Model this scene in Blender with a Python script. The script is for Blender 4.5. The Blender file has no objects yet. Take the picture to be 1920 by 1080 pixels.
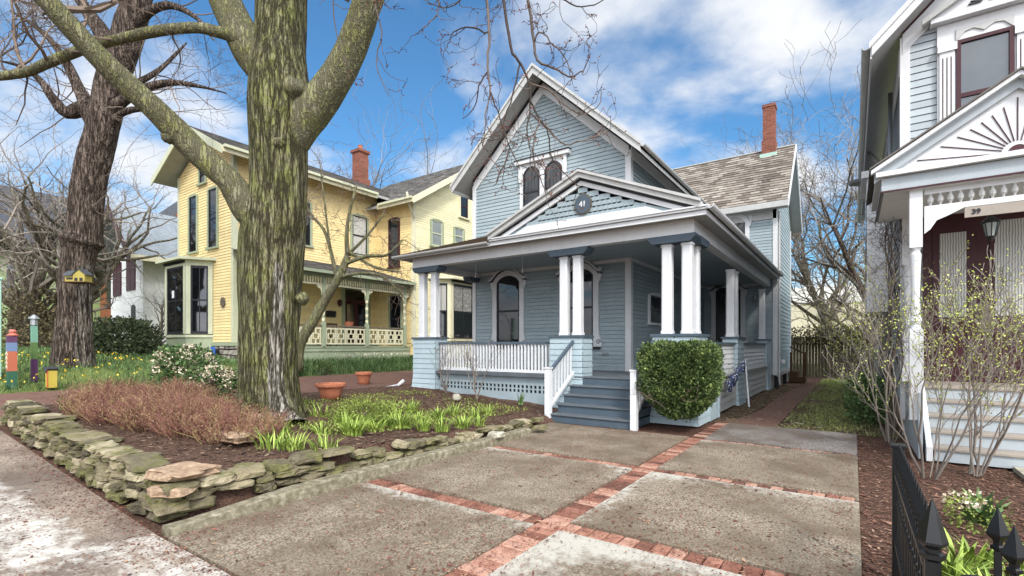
import bpy, bmesh, math, random
from mathutils import Vector, Matrix, noise as mn
R = math.radians
col = bpy.context.scene.collection
rnd = random.Random(41)
# ------------------------------------------------------------------ camera geometry (used to place far things at true distances)
F = 919.0; HZ = 648.0; CH = 1.65; TH = math.atan(640 / F)
FW = (-math.sin(TH), math.cos(TH)); RT = (math.cos(TH), math.sin(TH))
def at(px, py, d):
    a = (px - 960) / F * d
    return Vector((d * FW[0] + a * RT[0], d * FW[1] + a * RT[1], CH - (py - HZ) * d / F))
def lin(h):
    if isinstance(h, str):
        v = [int(h[i:i + 2], 16) / 255 for i in (0, 2, 4)]
    else:
        v = [c / 255 for c in h]
    return tuple(((c / 12.92) if c < .04045 else ((c + .055) / 1.055) ** 2.4) for c in v) + (1.0,)
def sm(a, b, x):
    t = max(0.0, min(1.0, (x - a) / (b - a))); return t * t * (3 - 2 * t)
def nz(x, y, z=0.0, s=1.0):
    return mn.noise(Vector((x * s, y * s, z * s)))
# ------------------------------------------------------------------ materials
class NT:
    def __init__(s, name):
        s.m = bpy.data.materials.new(name); s.m.use_nodes = True
        s.t = s.m.node_tree; s.n = s.t.nodes; s.b = s.n['Principled BSDF']
    def new(s, ty, **k):
        o = s.n.new(ty)
        for a, v in k.items():
            if a in o.inputs: o.inputs[a].default_value = v
            else: setattr(o, a, v)
        return o
    def ln(s, a, b): s.t.links.new(a, b)
    def coord(s, scale=(1, 1, 1)):
        tc = s.new('ShaderNodeTexCoord'); mp = s.new('ShaderNodeMapping')
        mp.inputs['Scale'].default_value = scale
        s.ln(tc.outputs['Object'], mp.inputs['Vector']); return mp.outputs['Vector']
    def noise(s, vec, scale, detail=4, rough=.6):
        n = s.new('ShaderNodeTexNoise'); n.inputs['Scale'].default_value = scale
        n.inputs['Detail'].default_value = detail; n.inputs['Roughness'].default_value = rough
        s.ln(vec, n.inputs['Vector']); return n.outputs['Fac']
    def ramp(s, fac, stops):
        r = s.new('ShaderNodeValToRGB'); e = r.color_ramp.elements
        while len(e) < len(stops): e.new(.5)
        for i, (p, c) in enumerate(stops):
            e[i].position = p; e[i].color = c if len(c) == 4 else tuple(c) + (1,)
        s.ln(fac, r.inputs['Fac']); return r.outputs['Color']
    def mix(s, fac, a, b, mode='MIX'):
        m = s.new('ShaderNodeMix', data_type='RGBA', blend_type=mode)
        for i, v in ((0, fac), (6, a), (7, b)):
            if hasattr(v, 'links') or hasattr(v, 'is_linked'): s.ln(v, m.inputs[i])
            else: m.inputs[i].default_value = v
        return m.outputs[2]
    def math(s, op, a, b=0.0, c=None):
        m = s.new('ShaderNodeMath', operation=op)
        for i, v in enumerate((a, b) if c is None else (a, b, c)):
            if hasattr(v, 'is_linked'): s.ln(v, m.inputs[i])
            else: m.inputs[i].default_value = v
        return m.outputs[0]
    def attr(s, name='tint'):
        a = s.new('ShaderNodeAttribute'); a.attribute_name = name; return a.outputs['Fac']
    def bump(s, h, strength=.4, dist=.01):
        b = s.new('ShaderNodeBump'); b.inputs['Strength'].default_value = strength
        b.inputs['Distance'].default_value = dist; s.ln(h, b.inputs['Height'])
        s.ln(b.outputs['Normal'], s.b.inputs['Normal'])
    def out(s, colr, rough=.7, spec=.3):
        if hasattr(colr, 'is_linked'): s.ln(colr, s.b.inputs['Base Color'])
        else: s.b.inputs['Base Color'].default_value = colr
        s.b.inputs['Roughness'].default_value = rough
        s.b.inputs['Specular IOR Level'].default_value = spec
        return s.m
def C3(h): return lin(h)
def dk(c, f): return tuple(v * f for v in c[:3]) + (1,)
def paint(name, h, rough=.55, var=.12, dirt=.18, sc=3.0, spec=.3):
    """weathered house paint: broad tone drift, fine grain and vertical dirt streaks"""
    k = NT(name); c = lin(h); v = k.coord(); v2 = k.coord((5, 5, .6))
    a = k.noise(v, sc, 5, .65); b = k.noise(v2, 4, 4, .7); g = k.noise(v, 60, 3, .6)
    c1 = k.ramp(a, [(.3, dk(c, 1 - var)), (.7, dk(c, 1 + var))])
    c2 = k.mix(k.ramp(b, [(.52, (0, 0, 0)), (.78, (dirt, dirt, dirt))]), c1, dk(lin('6b6558'), 1.0))
    c2 = k.mix(1.0, c2, k.ramp(k.attr(), [(0, (.86, .86, .87)), (1, (1.0, 1.0, 1.0))]), 'MULTIPLY')
    k.bump(g, .12, .004)
    return k.out(c2, rough, spec)
def speck(name, h1, h2, h3, sc=30, rough=.85, bump=.5, dist=.01, stretch=(1, 1, 1), sc2=3):
    k = NT(name); v = k.coord(stretch)
    a = k.noise(v, sc, 6, .7); b = k.noise(v, sc2, 4, .6)
    c1 = k.ramp(a, [(.32, lin(h1)), (.5, lin(h2)), (.68, lin(h3))])
    c2 = k.mix(k.ramp(b, [(.35, (0, 0, 0)), (.7, (.5, .5, .5))]), c1, lin(h1))
    k.bump(a, bump, dist); return k.out(c2, rough, .2)
def tinted(name, stops, rough=.6, sc=25, spec=.25, var=.25, bump=.2):
    """colour chosen per face by the tint attribute of the mesh, plus a little noise"""
    k = NT(name); n = k.noise(k.coord(), sc, 3, .6)
    t = k.math('ADD', k.attr(), k.math('MULTIPLY', k.math('SUBTRACT', n, .5), var))
    c = k.ramp(t, [(p, lin(h)) for p, h in stops]); k.bump(n, bump, .01)
    return k.out(c, rough, spec)
M = {}
M['blue'] = paint('blue_siding_paint', '9aa8ad', var=.07, dirt=.12)
M['blue_light'] = paint('pale_blue_paint', 'a6b7bd', var=.06, dirt=.15)
M['white'] = paint('white_trim_paint', 'd6d7d8', var=.05, dirt=.14)
M['offwhite'] = paint('weathered_white_paint', 'b9b9b6', var=.1, dirt=.25)
M['soffit'] = paint('grey_soffit_paint', 'a3a3a0', var=.08, dirt=.2)
M['navy'] = paint('slate_blue_paint', '4b5863', var=.1, dirt=.1)
M['floor_grey'] = paint('blue_grey_deck_paint', '5b6167', var=.14, dirt=.2, rough=.45)
M['ceil'] = paint('porch_ceiling_paint', '9ca8ad', var=.05, dirt=.05)
M['dark'] = paint('black_trim_paint', '25252a', var=.1, dirt=.05, rough=.4)
M['yellow'] = paint('yellow_siding_paint', 'e6cf97', var=.08, dirt=.12)
M['yellow_lit'] = paint('lit_yellow_siding_paint', 'e8e0b6', var=.05, dirt=.1)  # paler copy of the yellow siding, sunlight on the wing wall painted in
M['sage'] = paint('sage_green_trim_paint', '9aa388', var=.08, dirt=.2)
M['sage_light'] = paint('cream_green_trim_paint', 'bfc1a5', var=.06, dirt=.2)
M['cream'] = paint('cream_paint', 'd9d3b4', var=.06, dirt=.15)
M['grey_siding'] = paint('pale_grey_siding_paint', 'a8b0b4', var=.05, dirt=.12)
M['maroon'] = paint('maroon_paint', '401b20', var=.12, dirt=.05, rough=.4)
M['tan'] = paint('tan_tread_paint', '9b9186', var=.1, dirt=.3)
M['stucco'] = speck('white_stucco', 'c4c6c6', 'd2d3d3', 'dedede', 8, bump=.2)
M['beige'] = speck('beige_stucco', 'cfc6ad', 'd9d0b8', 'e2dac4', 6, bump=.1)
M['palewall'] = speck('pale_metal_wall', 'cfcdc8', 'd8d6d2', 'e0dedb', 3, bump=.1)
M['black_iron'] = NT('black_iron').out(lin('0f1012'), .35, .5)
k = NT('galvanised_metal'); M['metal'] = k.out(lin('9a9d9f'), .45, .5); k.b.inputs['Metallic'].default_value = .6
M['copper_green'] = speck('green_flashing', '8aa79a', 'a5bdb0', 'b7cabf', 20)
M['terracotta'] = speck('terracotta', '93573f', 'a3664c', 'b4775e', 14, rough=.8, bump=.15)
M['wood_old'] = speck('weathered_wood', '4f483e', '6a6154', '857a69', 9, bump=.5, stretch=(3, 3, .5))
M['wood_brown'] = speck('brown_wood', '3d2c20', '4f3a2a', '5e4733', 12, stretch=(3, 3, .5))
M['soil'] = speck('dark_mulch', '2b211b', '4a382d', '6b5343', 40, bump=1, dist=.03)
def glass(name, c='0b0d10', rough=.04, mottle=.0):
    k = NT(name); v = k.coord((1, 1, .8)); n = k.noise(v, 1.2, 5, .6)
    cc = k.ramp(n, [(.35, lin(c)), (.75, dk(lin(c), 2.2))])
    k.bump(k.noise(v, .9, 1), .03, .05)
    m = k.out(cc, rough, 1.0); return m
M['glass'] = glass('window_glass')
M['glass_light'] = glass('curtained_window_glass', '6f7471', .08)
k = NT('lace_curtain'); v = k.coord((1, 1, 1)); w = k.new('ShaderNodeTexWave'); w.inputs['Scale'].default_value = 9; w.inputs['Distortion'].default_value = 2.5; w.inputs['Detail'].default_value = 3
k.ln(v, w.inputs['Vector']); M['curtain'] = k.out(k.ramp(w.outputs['Fac'], [(.1, lin('777570')), (.8, lin('b9b8b2'))]), .3, .5)
def brickmat(name, c1, c2, mortar, sx=4.2, bw=.5, rh=.25):
    k = NT(name); tc = k.new('ShaderNodeTexCoord'); sp = k.new('ShaderNodeSeparateXYZ'); k.ln(tc.outputs['Object'], sp.inputs[0])
    cb = k.new('ShaderNodeCombineXYZ'); k.ln(k.math('ADD', sp.outputs[0], sp.outputs[1]), cb.inputs[0]); k.ln(sp.outputs[2], cb.inputs[1])
    b = k.new('ShaderNodeTexBrick'); b.inputs['Scale'].default_value = sx; b.inputs['Color1'].default_value = lin(c1); b.inputs['Color2'].default_value = lin(c2)
    b.inputs['Mortar'].default_value = lin(mortar); b.inputs['Mortar Size'].default_value = .02; b.inputs['Brick Width'].default_value = bw * 2; b.inputs['Row Height'].default_value = rh * 1.2
    k.ln(cb.outputs[0], b.inputs['Vector']); n = k.noise(tc.outputs['Object'], 5, 5, .7)
    c = k.mix(k.ramp(n, [(.3, (0, 0, 0)), (.75, (.55, .55, .55))]), b.outputs['Color'], lin('3a2a24'))
    k.bump(k.math('SUBTRACT', k.noise(tc.outputs['Object'], 50), b.outputs['Fac']), .4, .01); return k.out(c, .85, .2)
M['brick'] = brickmat('chimney_brick', '8e5545', '77402f', '8a7c70')
M['brick_house'] = brickmat('red_brick_wall', 'a0603f', '8c4f33', '8b7566', 3)
M['rubble'] = tinted('rubble_stone', [(.1, '5e5a52'), (.5, '86817a'), (.9, 'a39d92')], .85)
M['shingle_wing'] = tinted('patterned_slate_shingle', [(.0, '453e39'), (.35, '655c54'), (.65, '82796f'), (1, '9c948a')], .8, 12, var=.35)
M['shingle_brown'] = tinted('brown_mossy_shingle', [(.0, '4c4034'), (.5, '6f5f4a'), (.85, '8a7752'), (1, '7d7f4a')], .9, 8, var=.4)
M['shingle_grey'] = tinted('grey_asphalt_shingle', [(.0, '4b4845'), (.5, '68645f'), (1, '84807a')], .9, 8, var=.4)
M['roof_far'] = speck('far_grey_roof', '3a3c41', '484b50', '595c60', 6, bump=.1)
M['roof_light'] = speck('pale_grey_roof', '6f767c', '7f868b', '8e9499', 5, bump=.1)
M['paver'] = tinted('red_paver_brick', [(.0, '533a31'), (.35, '7b5345'), (.65, '956a59'), (1, 'ad8876')], .85, 9, var=.9, bump=.6)
M['litter'] = tinted('leaf_litter', [(.0, '3c211c'), (.5, '6e3d31'), (.8, '8a5648'), (1, 'a98a6c')], .8)
M['mulch'] = tinted('brown_mulch_bits', [(.0, '2b211b'), (.5, '4e3e33'), (.85, '6d5a49'), (1, '9a866f')], .9)
M['bark_chip'] = tinted('reddish_bark_chips', [(.0, '3a2720'), (.5, '65463a'), (.85, '815d4c'), (1, 'a08470')], .9)
M['concrete'] = speck('old_concrete_kerb', '57513f', '7d7663', 'a39c88', 14, bump=.4, sc2=2)
# aggregate concrete of the driveway: tan pebble mix, pale patches driven by the mesh attribute: wear, on the sidewalk painted sun dapples
def conc(name, dark, mid, light, pale, wet_and_shade='6c6459'):
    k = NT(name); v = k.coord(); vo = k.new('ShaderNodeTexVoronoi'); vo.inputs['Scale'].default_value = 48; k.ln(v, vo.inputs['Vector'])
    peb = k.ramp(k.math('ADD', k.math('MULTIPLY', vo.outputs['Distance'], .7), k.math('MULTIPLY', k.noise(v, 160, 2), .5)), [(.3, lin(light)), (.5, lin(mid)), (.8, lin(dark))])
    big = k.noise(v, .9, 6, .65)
    c = k.mix(k.ramp(big, [(.40, (0, 0, 0)), (.60, (.9, .9, .9))]), peb, dk(lin(wet_and_shade), .8))
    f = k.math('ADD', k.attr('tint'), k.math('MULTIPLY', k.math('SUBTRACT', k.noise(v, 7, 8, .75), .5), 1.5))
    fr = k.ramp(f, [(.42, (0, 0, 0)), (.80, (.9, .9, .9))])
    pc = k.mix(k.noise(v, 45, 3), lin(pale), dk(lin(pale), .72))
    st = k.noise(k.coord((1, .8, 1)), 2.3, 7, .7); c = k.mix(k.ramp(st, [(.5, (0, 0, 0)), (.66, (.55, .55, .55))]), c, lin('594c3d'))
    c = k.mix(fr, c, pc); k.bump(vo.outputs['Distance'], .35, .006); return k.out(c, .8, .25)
M['aggregate'] = conc('aggregate_concrete', '625849', '918575', 'b0a493', 'bbb6aa', '706353')
M['aggregate_grey'] = conc('grey_gravel_concrete', '625d59', '86807b', 'aaa39d', 'b9b3ad', '6a5f57')
M['sidewalk'] = conc('sidewalk_concrete', '776a5d', '958779', 'a99d91', 'd3cfc6', '6f6258')  # pale tone stands for sun dapples, dark brown for shade
# ground: mulch mixed with grass by attribute
k = NT('yard_ground'); v = k.coord(); a = k.noise(v, 38, 6, .75); b = k.noise(v, 5, 5, .6)
c1 = k.ramp(a, [(.33, lin('33271f')), (.5, lin('59443a')), (.62, lin('765a4b')), (.75, lin('9a7f6c'))])
c2 = k.ramp(a, [(.33, lin('3f4a26')), (.5, lin('68743d')), (.7, lin('8b9458'))])
c = k.mix(k.ramp(k.math('ADD', k.attr('tint'), k.math('MULTIPLY', k.math('SUBTRACT', b, .5), .9)), [(.42, (0, 0, 0)), (.6, (1, 1, 1))]), c1, c2)
k.bump(a, 1, .03); M['ground'] = k.out(c, .9, .15)
k = NT('brick_path'); v = k.coord(); bt = k.new('ShaderNodeTexBrick'); bt.inputs['Scale'].default_value = 4.5; bt.inputs['Color1'].default_value = lin('76544a'); bt.inputs['Color2'].default_value = lin('614339'); bt.inputs['Mortar'].default_value = lin('4b3a35'); bt.inputs['Mortar Size'].default_value = .03
k.ln(v, bt.inputs['Vector']); n = k.noise(v, 3, 6, .7); M['brickpath'] = k.out(k.mix(k.ramp(n, [(.35, (0, 0, 0)), (.7, (.75, .75, .75))]), bt.outputs['Color'], lin('6f5a4e')), .85, .2)
def bark(name, cr, c1, c2, moss=None, moss2=None, scar='b5aea2', amt=.5):
    k = NT(name); v = k.coord((1, 1, .16)); v2 = k.coord()
    v9 = k.coord((1, 1, .10)); rd = k.math('ABSOLUTE', k.math('SUBTRACT', k.noise(v9, 11, 5, .6), .5)); rd2 = k.math('ABSOLUTE', k.math('SUBTRACT', k.noise(v, 19, 4, .6), .5))
    fine = k.noise(v, 30, 6, .75); cr_h = k.math('MULTIPLY', k.math('MINIMUM', k.math('MULTIPLY', rd, 14), 1.0), k.math('MINIMUM', k.math('ADD', k.math('MULTIPLY', rd2, 12), .35), 1.0)); cracks = k.ramp(cr_h, [(.15, (0, 0, 0)), (.75, (1, 1, 1))])
    base = k.ramp(fine, [(.3, lin(c1)), (.7, lin(c2))])
    if moss:
        g = k.noise(v2, 3.2, 8, .72); g2 = k.noise(v2, 22, 4, .7)
        mc = k.ramp(g2, [(.3, lin(moss)), (.7, lin(moss2))])
        base = k.mix(k.ramp(g, [(.62 - amt * .4, (0, 0, 0)), (.82 - amt * .4, (.95, .95, .95))]), base, mc)
        big = k.noise(k.coord((1, 1, .4)), 2.0, 4, .6); base = k.mix(k.ramp(big, [(.4, (0, 0, 0)), (.7, (.5, .5, .5))]), base, lin('5a5238'))
    sc = k.ramp(k.math('ADD', k.attr('tint'), k.math('MULTIPLY', k.math('SUBTRACT', fine, .5), .7)), [(.5, (0, 0, 0)), (.62, (1, 1, 1))])
    base = k.mix(sc, base, k.ramp(fine, [(.35, dk(lin(scar), .45)), (.6, lin(scar))]))
    cm = k.mix(cracks, lin(cr), base)
    h = k.math('ADD', k.math('MULTIPLY', fine, .6), cr_h)
    k.bump(h, 1.0, .05); return k.out(cm, .9, .15)
M['bark_moss'] = bark('mossy_furrowed_bark', '3d3828', '757058', '9b967c', '6a6f3c', '888a52', amt=.56)
M['bark_limb'] = bark('smooth_mossy_bark', '77735c', '85826b', 'a09c84', '7d8048', '98985e', amt=.55)
M['bark_brown'] = bark('brown_furrowed_bark', '332a24', '5e5149', '85776b')
M['bark_pale'] = bark('pale_grey_bark', '5f574a', '857c6c', 'a59b89', '7b7a55', '8f8c66', amt=.3)
M['twig'] = tinted('thin_twig_bark', [(.0, '4a403a'), (.5, '6a5c52'), (1, '857567')], .85)
M['twig_dark'] = tinted('dark_twig_bark', [(.0, '352c27'), (.5, '4d423a'), (1, '655850')], .85)
M['twig_grey'] = tinted('grey_twig_bark', [(.0, '5e5650'), (.5, '7c736b'), (1, '958b80')], .85)
M['barberry'] = tinted('red_brown_stems', [(.0, '4a2f29'), (.4, '80554a'), (.75, 'a37969'), (1, 'a39a62')], .8)
M['boxwood'] = tinted('boxwood_leaves', [(.0, '25301a'), (.4, '445530'), (.75, '6b7d45'), (1, '93a05e')], .5)
M['lime'] = tinted('lime_green_blades', [(.0, '4d622a'), (.5, '82993f'), (1, 'adc062')], .5)
M['green'] = tinted('green_leaves', [(.0, '2d3d20'), (.5, '4b6538'), (1, '7b9460')], .55)
M['cover'] = tinted('low_ground_cover', [(.0, '4a4326'), (.4, '62702f'), (.75, '869348'), (1, 'a8b45f')], .7)
M['weeds'] = tinted('weedy_blades', [(.0, '56602c'), (.5, '8b9650'), (1, 'b0b87a')], .7)
M['conifer'] = tinted('dark_evergreen_needles', [(.0, '1f2619'), (.5, '36402a'), (1, '59603f')], .7)
M['fence_wood'] = speck('old_fence_boards', '332e26', '51493d', '70665a', 9, bump=.5, stretch=(3, 3, .4))
M['daff'] = tinted('yellow_petals', [(.0, 'd0a520'), (1, 'ecd64f')], .6)
M['pale_flower'] = tinted('pale_flower_heads', [(.0, 'a8917a'), (.5, 'cfc0a8'), (1, 'e2d9c4')], .7)
M['bud'] = tinted('spring_buds', [(.0, '7d8a35'), (.5, 'a6b04f'), (1, 'c2c977')], .6)
M['redbud'] = tinted('red_brown_buds', [(.0, '4d2b26'), (1, '8b4a3e')], .7)
M['ivy'] = tinted('dry_ivy_leaves', [(.0, '3c3328'), (.5, '5f5540'), (.8, '7a7350'), (1, '9a927a')], .8)
M['stone'] = None
k = NT('lichened_fieldstone'); v = k.coord(); a = k.noise(v, 9, 7, .7); b = k.noise(k.coord((1, 1, 3)), 3, 5, .6)
c = k.ramp(k.math('ADD', k.math('MULTIPLY', k.attr(), .5), k.math('MULTIPLY', a, .6)), [(.2, lin('38342a')), (.4, lin('5f5848')), (.6, lin('81775f')), (.85, lin('aa9f86'))])
geo = k.new('ShaderNodeNewGeometry'); 
mo = k.ramp(k.math('ADD', b, k.math('MULTIPLY', k.math('SUBTRACT', a, .5), .5)), [(.46, (0, 0, 0)), (.62, (.85, .85, .85))])
c = k.mix(mo, c, k.ramp(a, [(.35, lin('35361f')), (.65, lin('6c6b41'))])); k.bump(k.math('ADD', a, k.noise(v, 40, 4)), .8, .02); M['stone'] = k.out(c, .9, .15)
M['stone_pink'] = speck('pinkish_stone', '7b6654', 'a48b73', 'bfa78c', 16, bump=1, dist=.02)
M['stone_pale'] = speck('pale_grey_stone', '8a8577', 'a8a393', 'bcb7a6', 10, bump=.7)
def flat(name, h, rough=.6): return NT(name).out(lin(h), rough, .3)
# ------------------------------------------------------------------ mesh builder
class MB:
    def __init__(s, M4=None): s.v = []; s.f = []; s.t = []; s.M = M4 or Matrix()
    def P(s, p): return tuple(s.M @ Vector(p))
    def poly(s, pts, t=.5):
        i = len(s.v); s.v += [s.P(p) for p in pts]; s.t += [t] * len(pts); s.f.append(tuple(range(i, i + len(pts)))); return s
    def box(s, x0, x1, y0, y1, z0, z1, t=.5):
        if x0 > x1: x0, x1 = x1, x0
        if y0 > y1: y0, y1 = y1, y0
        i = len(s.v)
        s.v += [s.P(p) for p in ((x0, y0, z0), (x1, y0, z0), (x1, y1, z0), (x0, y1, z0), (x0, y0, z1), (x1, y0, z1), (x1, y1, z1), (x0, y1, z1))]
        s.t += [t] * 8
        s.f += [tuple(i + j for j in q) for q in ((3, 2, 1, 0), (4, 5, 6, 7), (0, 1, 5, 4), (1, 2, 6, 5), (2, 3, 7, 6), (3, 0, 4, 7))]; return s
    def prism(s, pts, y0, y1, t=.5):
        """polygon in the local x-z plane extruded along local y"""
        n = len(pts); i = len(s.v)
        s.v += [s.P((a, y0, z)) for a, z in pts] + [s.P((a, y1, z)) for a, z in pts]; s.t += [t] * (2 * n)
        s.f.append(tuple(range(i, i + n))); s.f.append(tuple(range(i + 2 * n - 1, i + n - 1, -1)))
        for j in range(n): s.f.append((i + j, i + (j + 1) % n, i + n + (j + 1) % n, i + n + j)[::-1])
        return s
    def strip(s, inner, outer, y0, y1, t=.5):
        """band between two equal-length paths, y0 = outer face, y1 = back"""
        for j in range(len(inner) - 1):
            a, b, c, d = inner[j], inner[j + 1], outer[j + 1], outer[j]
            s.prism([a, b, c, d], y0, y1, t)
        return s
    def tube(s, pts, rads, n=8, t=.5, cap=True, nzs=0.0, twist=0):
        pts = [Vector(p) for p in pts]; rings = []; up = Vector((.13, .07, 1)).normalized(); prev = None
        L = len(pts)
        for k_, p in enumerate(pts):
            d = (pts[min(k_ + 1, L - 1)] - pts[max(k_ - 1, 0)])
            d = d.normalized() if d.length > 1e-9 else Vector((0, 0, 1))
            if prev is None:
                a = d.cross(Vector((1, 0, 0)) if abs(d.x) < .8 else Vector((0, 1, 0))).normalized()
            else:
                a = (prev - d * prev.dot(d)); a = a.normalized() if a.length > 1e-6 else d.orthogonal().normalized()
            prev = a; b = d.cross(a); i = len(s.v)
            for j in range(n):
                an = 2 * math.pi * j / n; r = rads[k_]
                if nzs: 
                    q = p + (a * math.cos(an) + b * math.sin(an)) * r
                    r = r * (1 + nzs * mn.noise(Vector((q.x * 2.2, q.y * 2.2, q.z * 1.1))) + nzs * .5 * mn.noise(Vector((q.x * 7, q.y * 7, q.z * 1.6))))
                s.v.append(s.P(p + (a * math.cos(an) + b * math.sin(an)) * r)); s.t.append(t if not callable(t) else t(p, an))
            rings.append(i)
        for k_ in range(L - 1):
            i, i2 = rings[k_], rings[k_ + 1]
            for j in range(n): s.f.append((i + j, i + (j + 1) % n, i2 + (j + 1) % n, i2 + j))
        if cap:
            s.f.append(tuple(rings[-1] + j for j in range(n))); s.f.append(tuple(rings[0] + j for j in reversed(range(n))))
        return s
    def lathe(s, c, prof, n=16, t=.5):
        rings = []
        for r, z in prof:
            rings.append(len(s.v))
            for j in range(n):
                an = 2 * math.pi * j / n; s.v.append(s.P((c[0] + r * math.cos(an), c[1] + r * math.sin(an), c[2] + z))); s.t.append(t)
        for k_ in range(len(prof) - 1):
            i, i2 = rings[k_], rings[k_ + 1]
            for j in range(n): s.f.append((i + j, i + (j + 1) % n, i2 + (j + 1) % n, i2 + j))
        s.f.append(tuple(rings[0] + j for j in reversed(range(n)))); s.f.append(tuple(rings[-1] + j for j in range(n)))
        return s
    def leaf(s, p, size, t, asp=.5, d=None, r=rnd):
        p = Vector(p); d = d or Vector((r.gauss(0, 1), r.gauss(0, 1), r.gauss(0, 1)))
        if d.length < 1e-6: d = Vector((0, 0, 1))
        d = d.normalized(); e = Vector((r.gauss(0, 1), r.gauss(0, 1), r.gauss(0, 1))).cross(d)
        e = e.normalized() if e.length > 1e-6 else d.orthogonal()
        a = d * size; b = e * size * asp * .5
        s.poly([p, p + a * .5 + b, p + a, p + a * .5 - b], t); return s
    def blade(s, p, L, lean, az, w, t, k=4):
        p = Vector(p); pts = []
        for i in range(k + 1):
            u = i / k; ln_ = lean * u * u
            pts.append(p + Vector((math.cos(az) * L * ln_, math.sin(az) * L * ln_, L * (u - .45 * lean * u * u))))
        sd = Vector((-math.sin(az), math.cos(az), 0)); i0 = len(s.v)
        for i, q in enumerate(pts):
            ww = w * (1 - (i / k) ** 2) * .5 + .0008
            s.v += [s.P(q + sd * ww), s.P(q - sd * ww)]; s.t += [t, t]
        for i in range(k): s.f.append((i0 + 2 * i, i0 + 2 * i + 1, i0 + 2 * i + 3, i0 + 2 * i + 2))
        return s
    def build(s, name, mat, parent=None, loc=None, smooth=False, bevel=0):
        me = bpy.data.meshes.new(name); L = Vector(loc) if loc is not None else (parent['base'] if False else Vector((0, 0, 0)))
        if parent is not None: L = Vector(ROOTS[rootof(parent)])
        me.from_pydata([(v[0] - L[0], v[1] - L[1], v[2] - L[2]) for v in s.v], [], s.f)
        at_ = me.attributes.new('tint', 'FLOAT', 'POINT'); at_.data.foreach_set('value', [float(x) for x in s.t])
        if smooth: me.polygons.foreach_set('use_smooth', [True] * len(me.polygons))
        me.update(); me.materials.append(M[mat] if isinstance(mat, str) else mat)
        o = bpy.data.objects.new(name, me); col.objects.link(o)
        if parent is not None: o.parent = parent
        else: o.location = L; ROOTS[o.name] = tuple(L)
        if bevel:
            b = o.modifiers.new('bevel', 'BEVEL'); b.width = bevel; b.segments = 2; b.limit_method = 'ANGLE'; b.angle_limit = R(40)
        return o
ROOTS = {}
def rootof(o):
    while o.parent: o = o.parent
    return o.name
def tag(o, label=None, cat=None, group=None, kind=None):
    if label: o['label'] = label
    if cat: o['category'] = cat
    if group: o['group'] = group
    if kind: o['kind'] = kind
    return o
def empty(name, loc, label=None, cat=None, group=None):
    o = bpy.data.objects.new(name, None); o.location = loc; o.empty_display_size = .2; col.objects.link(o); ROOTS[o.name] = tuple(loc)
    return tag(o, label, cat, group)
def copy_tree(o, parent=None, loc=None, rz=None):
    c = o.copy(); col.objects.link(c); c.parent = parent
    if parent is None:
        if loc is not None: c.location = loc
        if rz is not None: c.rotation_euler.z = rz
        ROOTS[c.name] = tuple(c.location)
    for ch in list(o.children): copy_tree(ch, c)
    return c
def frame(o, u, inn):
    m = Matrix.Identity(4); u = Vector(u); inn = Vector(inn); w = Vector((0, 0, 1))
    for i in range(3): m[i][0] = u[i]; m[i][1] = inn[i]; m[i][2] = w[i]; m[i][3] = o[i]
    return m
def FRONT(y): return frame((0, y, 0), (1, 0, 0), (0, 1, 0))       # wall facing the street, local x = world X
def EAST(x): return frame((x, 0, 0), (0, 1, 0), (-1, 0, 0))       # wall facing +X, local x = world Y
def WEST(x): return frame((x, 0, 0), (0, -1, 0), (1, 0, 0))       # wall facing -X, local x = -world Y
CR = random.Random(17)
def clap(mb, L, Rr, z0, z1, step=.12, proud=.018):
    n = max(1, round((z1 - z0) / step)); h = (z1 - z0) / n
    for i in range(n):
        a, b = z0 + i * h, z0 + (i + 1) * h
        la, lb, ra, rb = L(a), L(b), Rr(a), Rr(b)
        if ra - la < .02: continue
        t = CR.random(); xs_ = la + (ra - la) * CR.uniform(.2, .8); t2 = CR.random()
        a2 = a + .095 * h; la2, ra2 = L(a2), Rr(a2)
        if ra - la > 1.6 and lb < xs_ < rb:
            mb.poly([(la2, -.008, a2), (xs_ - .002, -.008, a2), (xs_ - .002, .006, b), (lb, .006, b)], t); mb.poly([(xs_ + .002, -.008, a2), (ra2, -.008, a2), (max(rb, lb), .006, b), (xs_ + .002, .006, b)], t2)
        else: mb.poly([(la2, -.008, a2), (ra2, -.008, a2), (max(rb, lb), .006, b), (lb, .006, b)], t)
        mb.poly([(la2, .03, a2 + .004), (ra2, .03, a2 + .004), (ra2, -.008, a2), (la2, -.008, a2)], t)
        mb.poly([(la, .029, a), (ra, .029, a), (ra2, .029, a2 + .006), (la2, .029, a2 + .006)], t)
    return mb
def K(c): return lambda z: c
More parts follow.
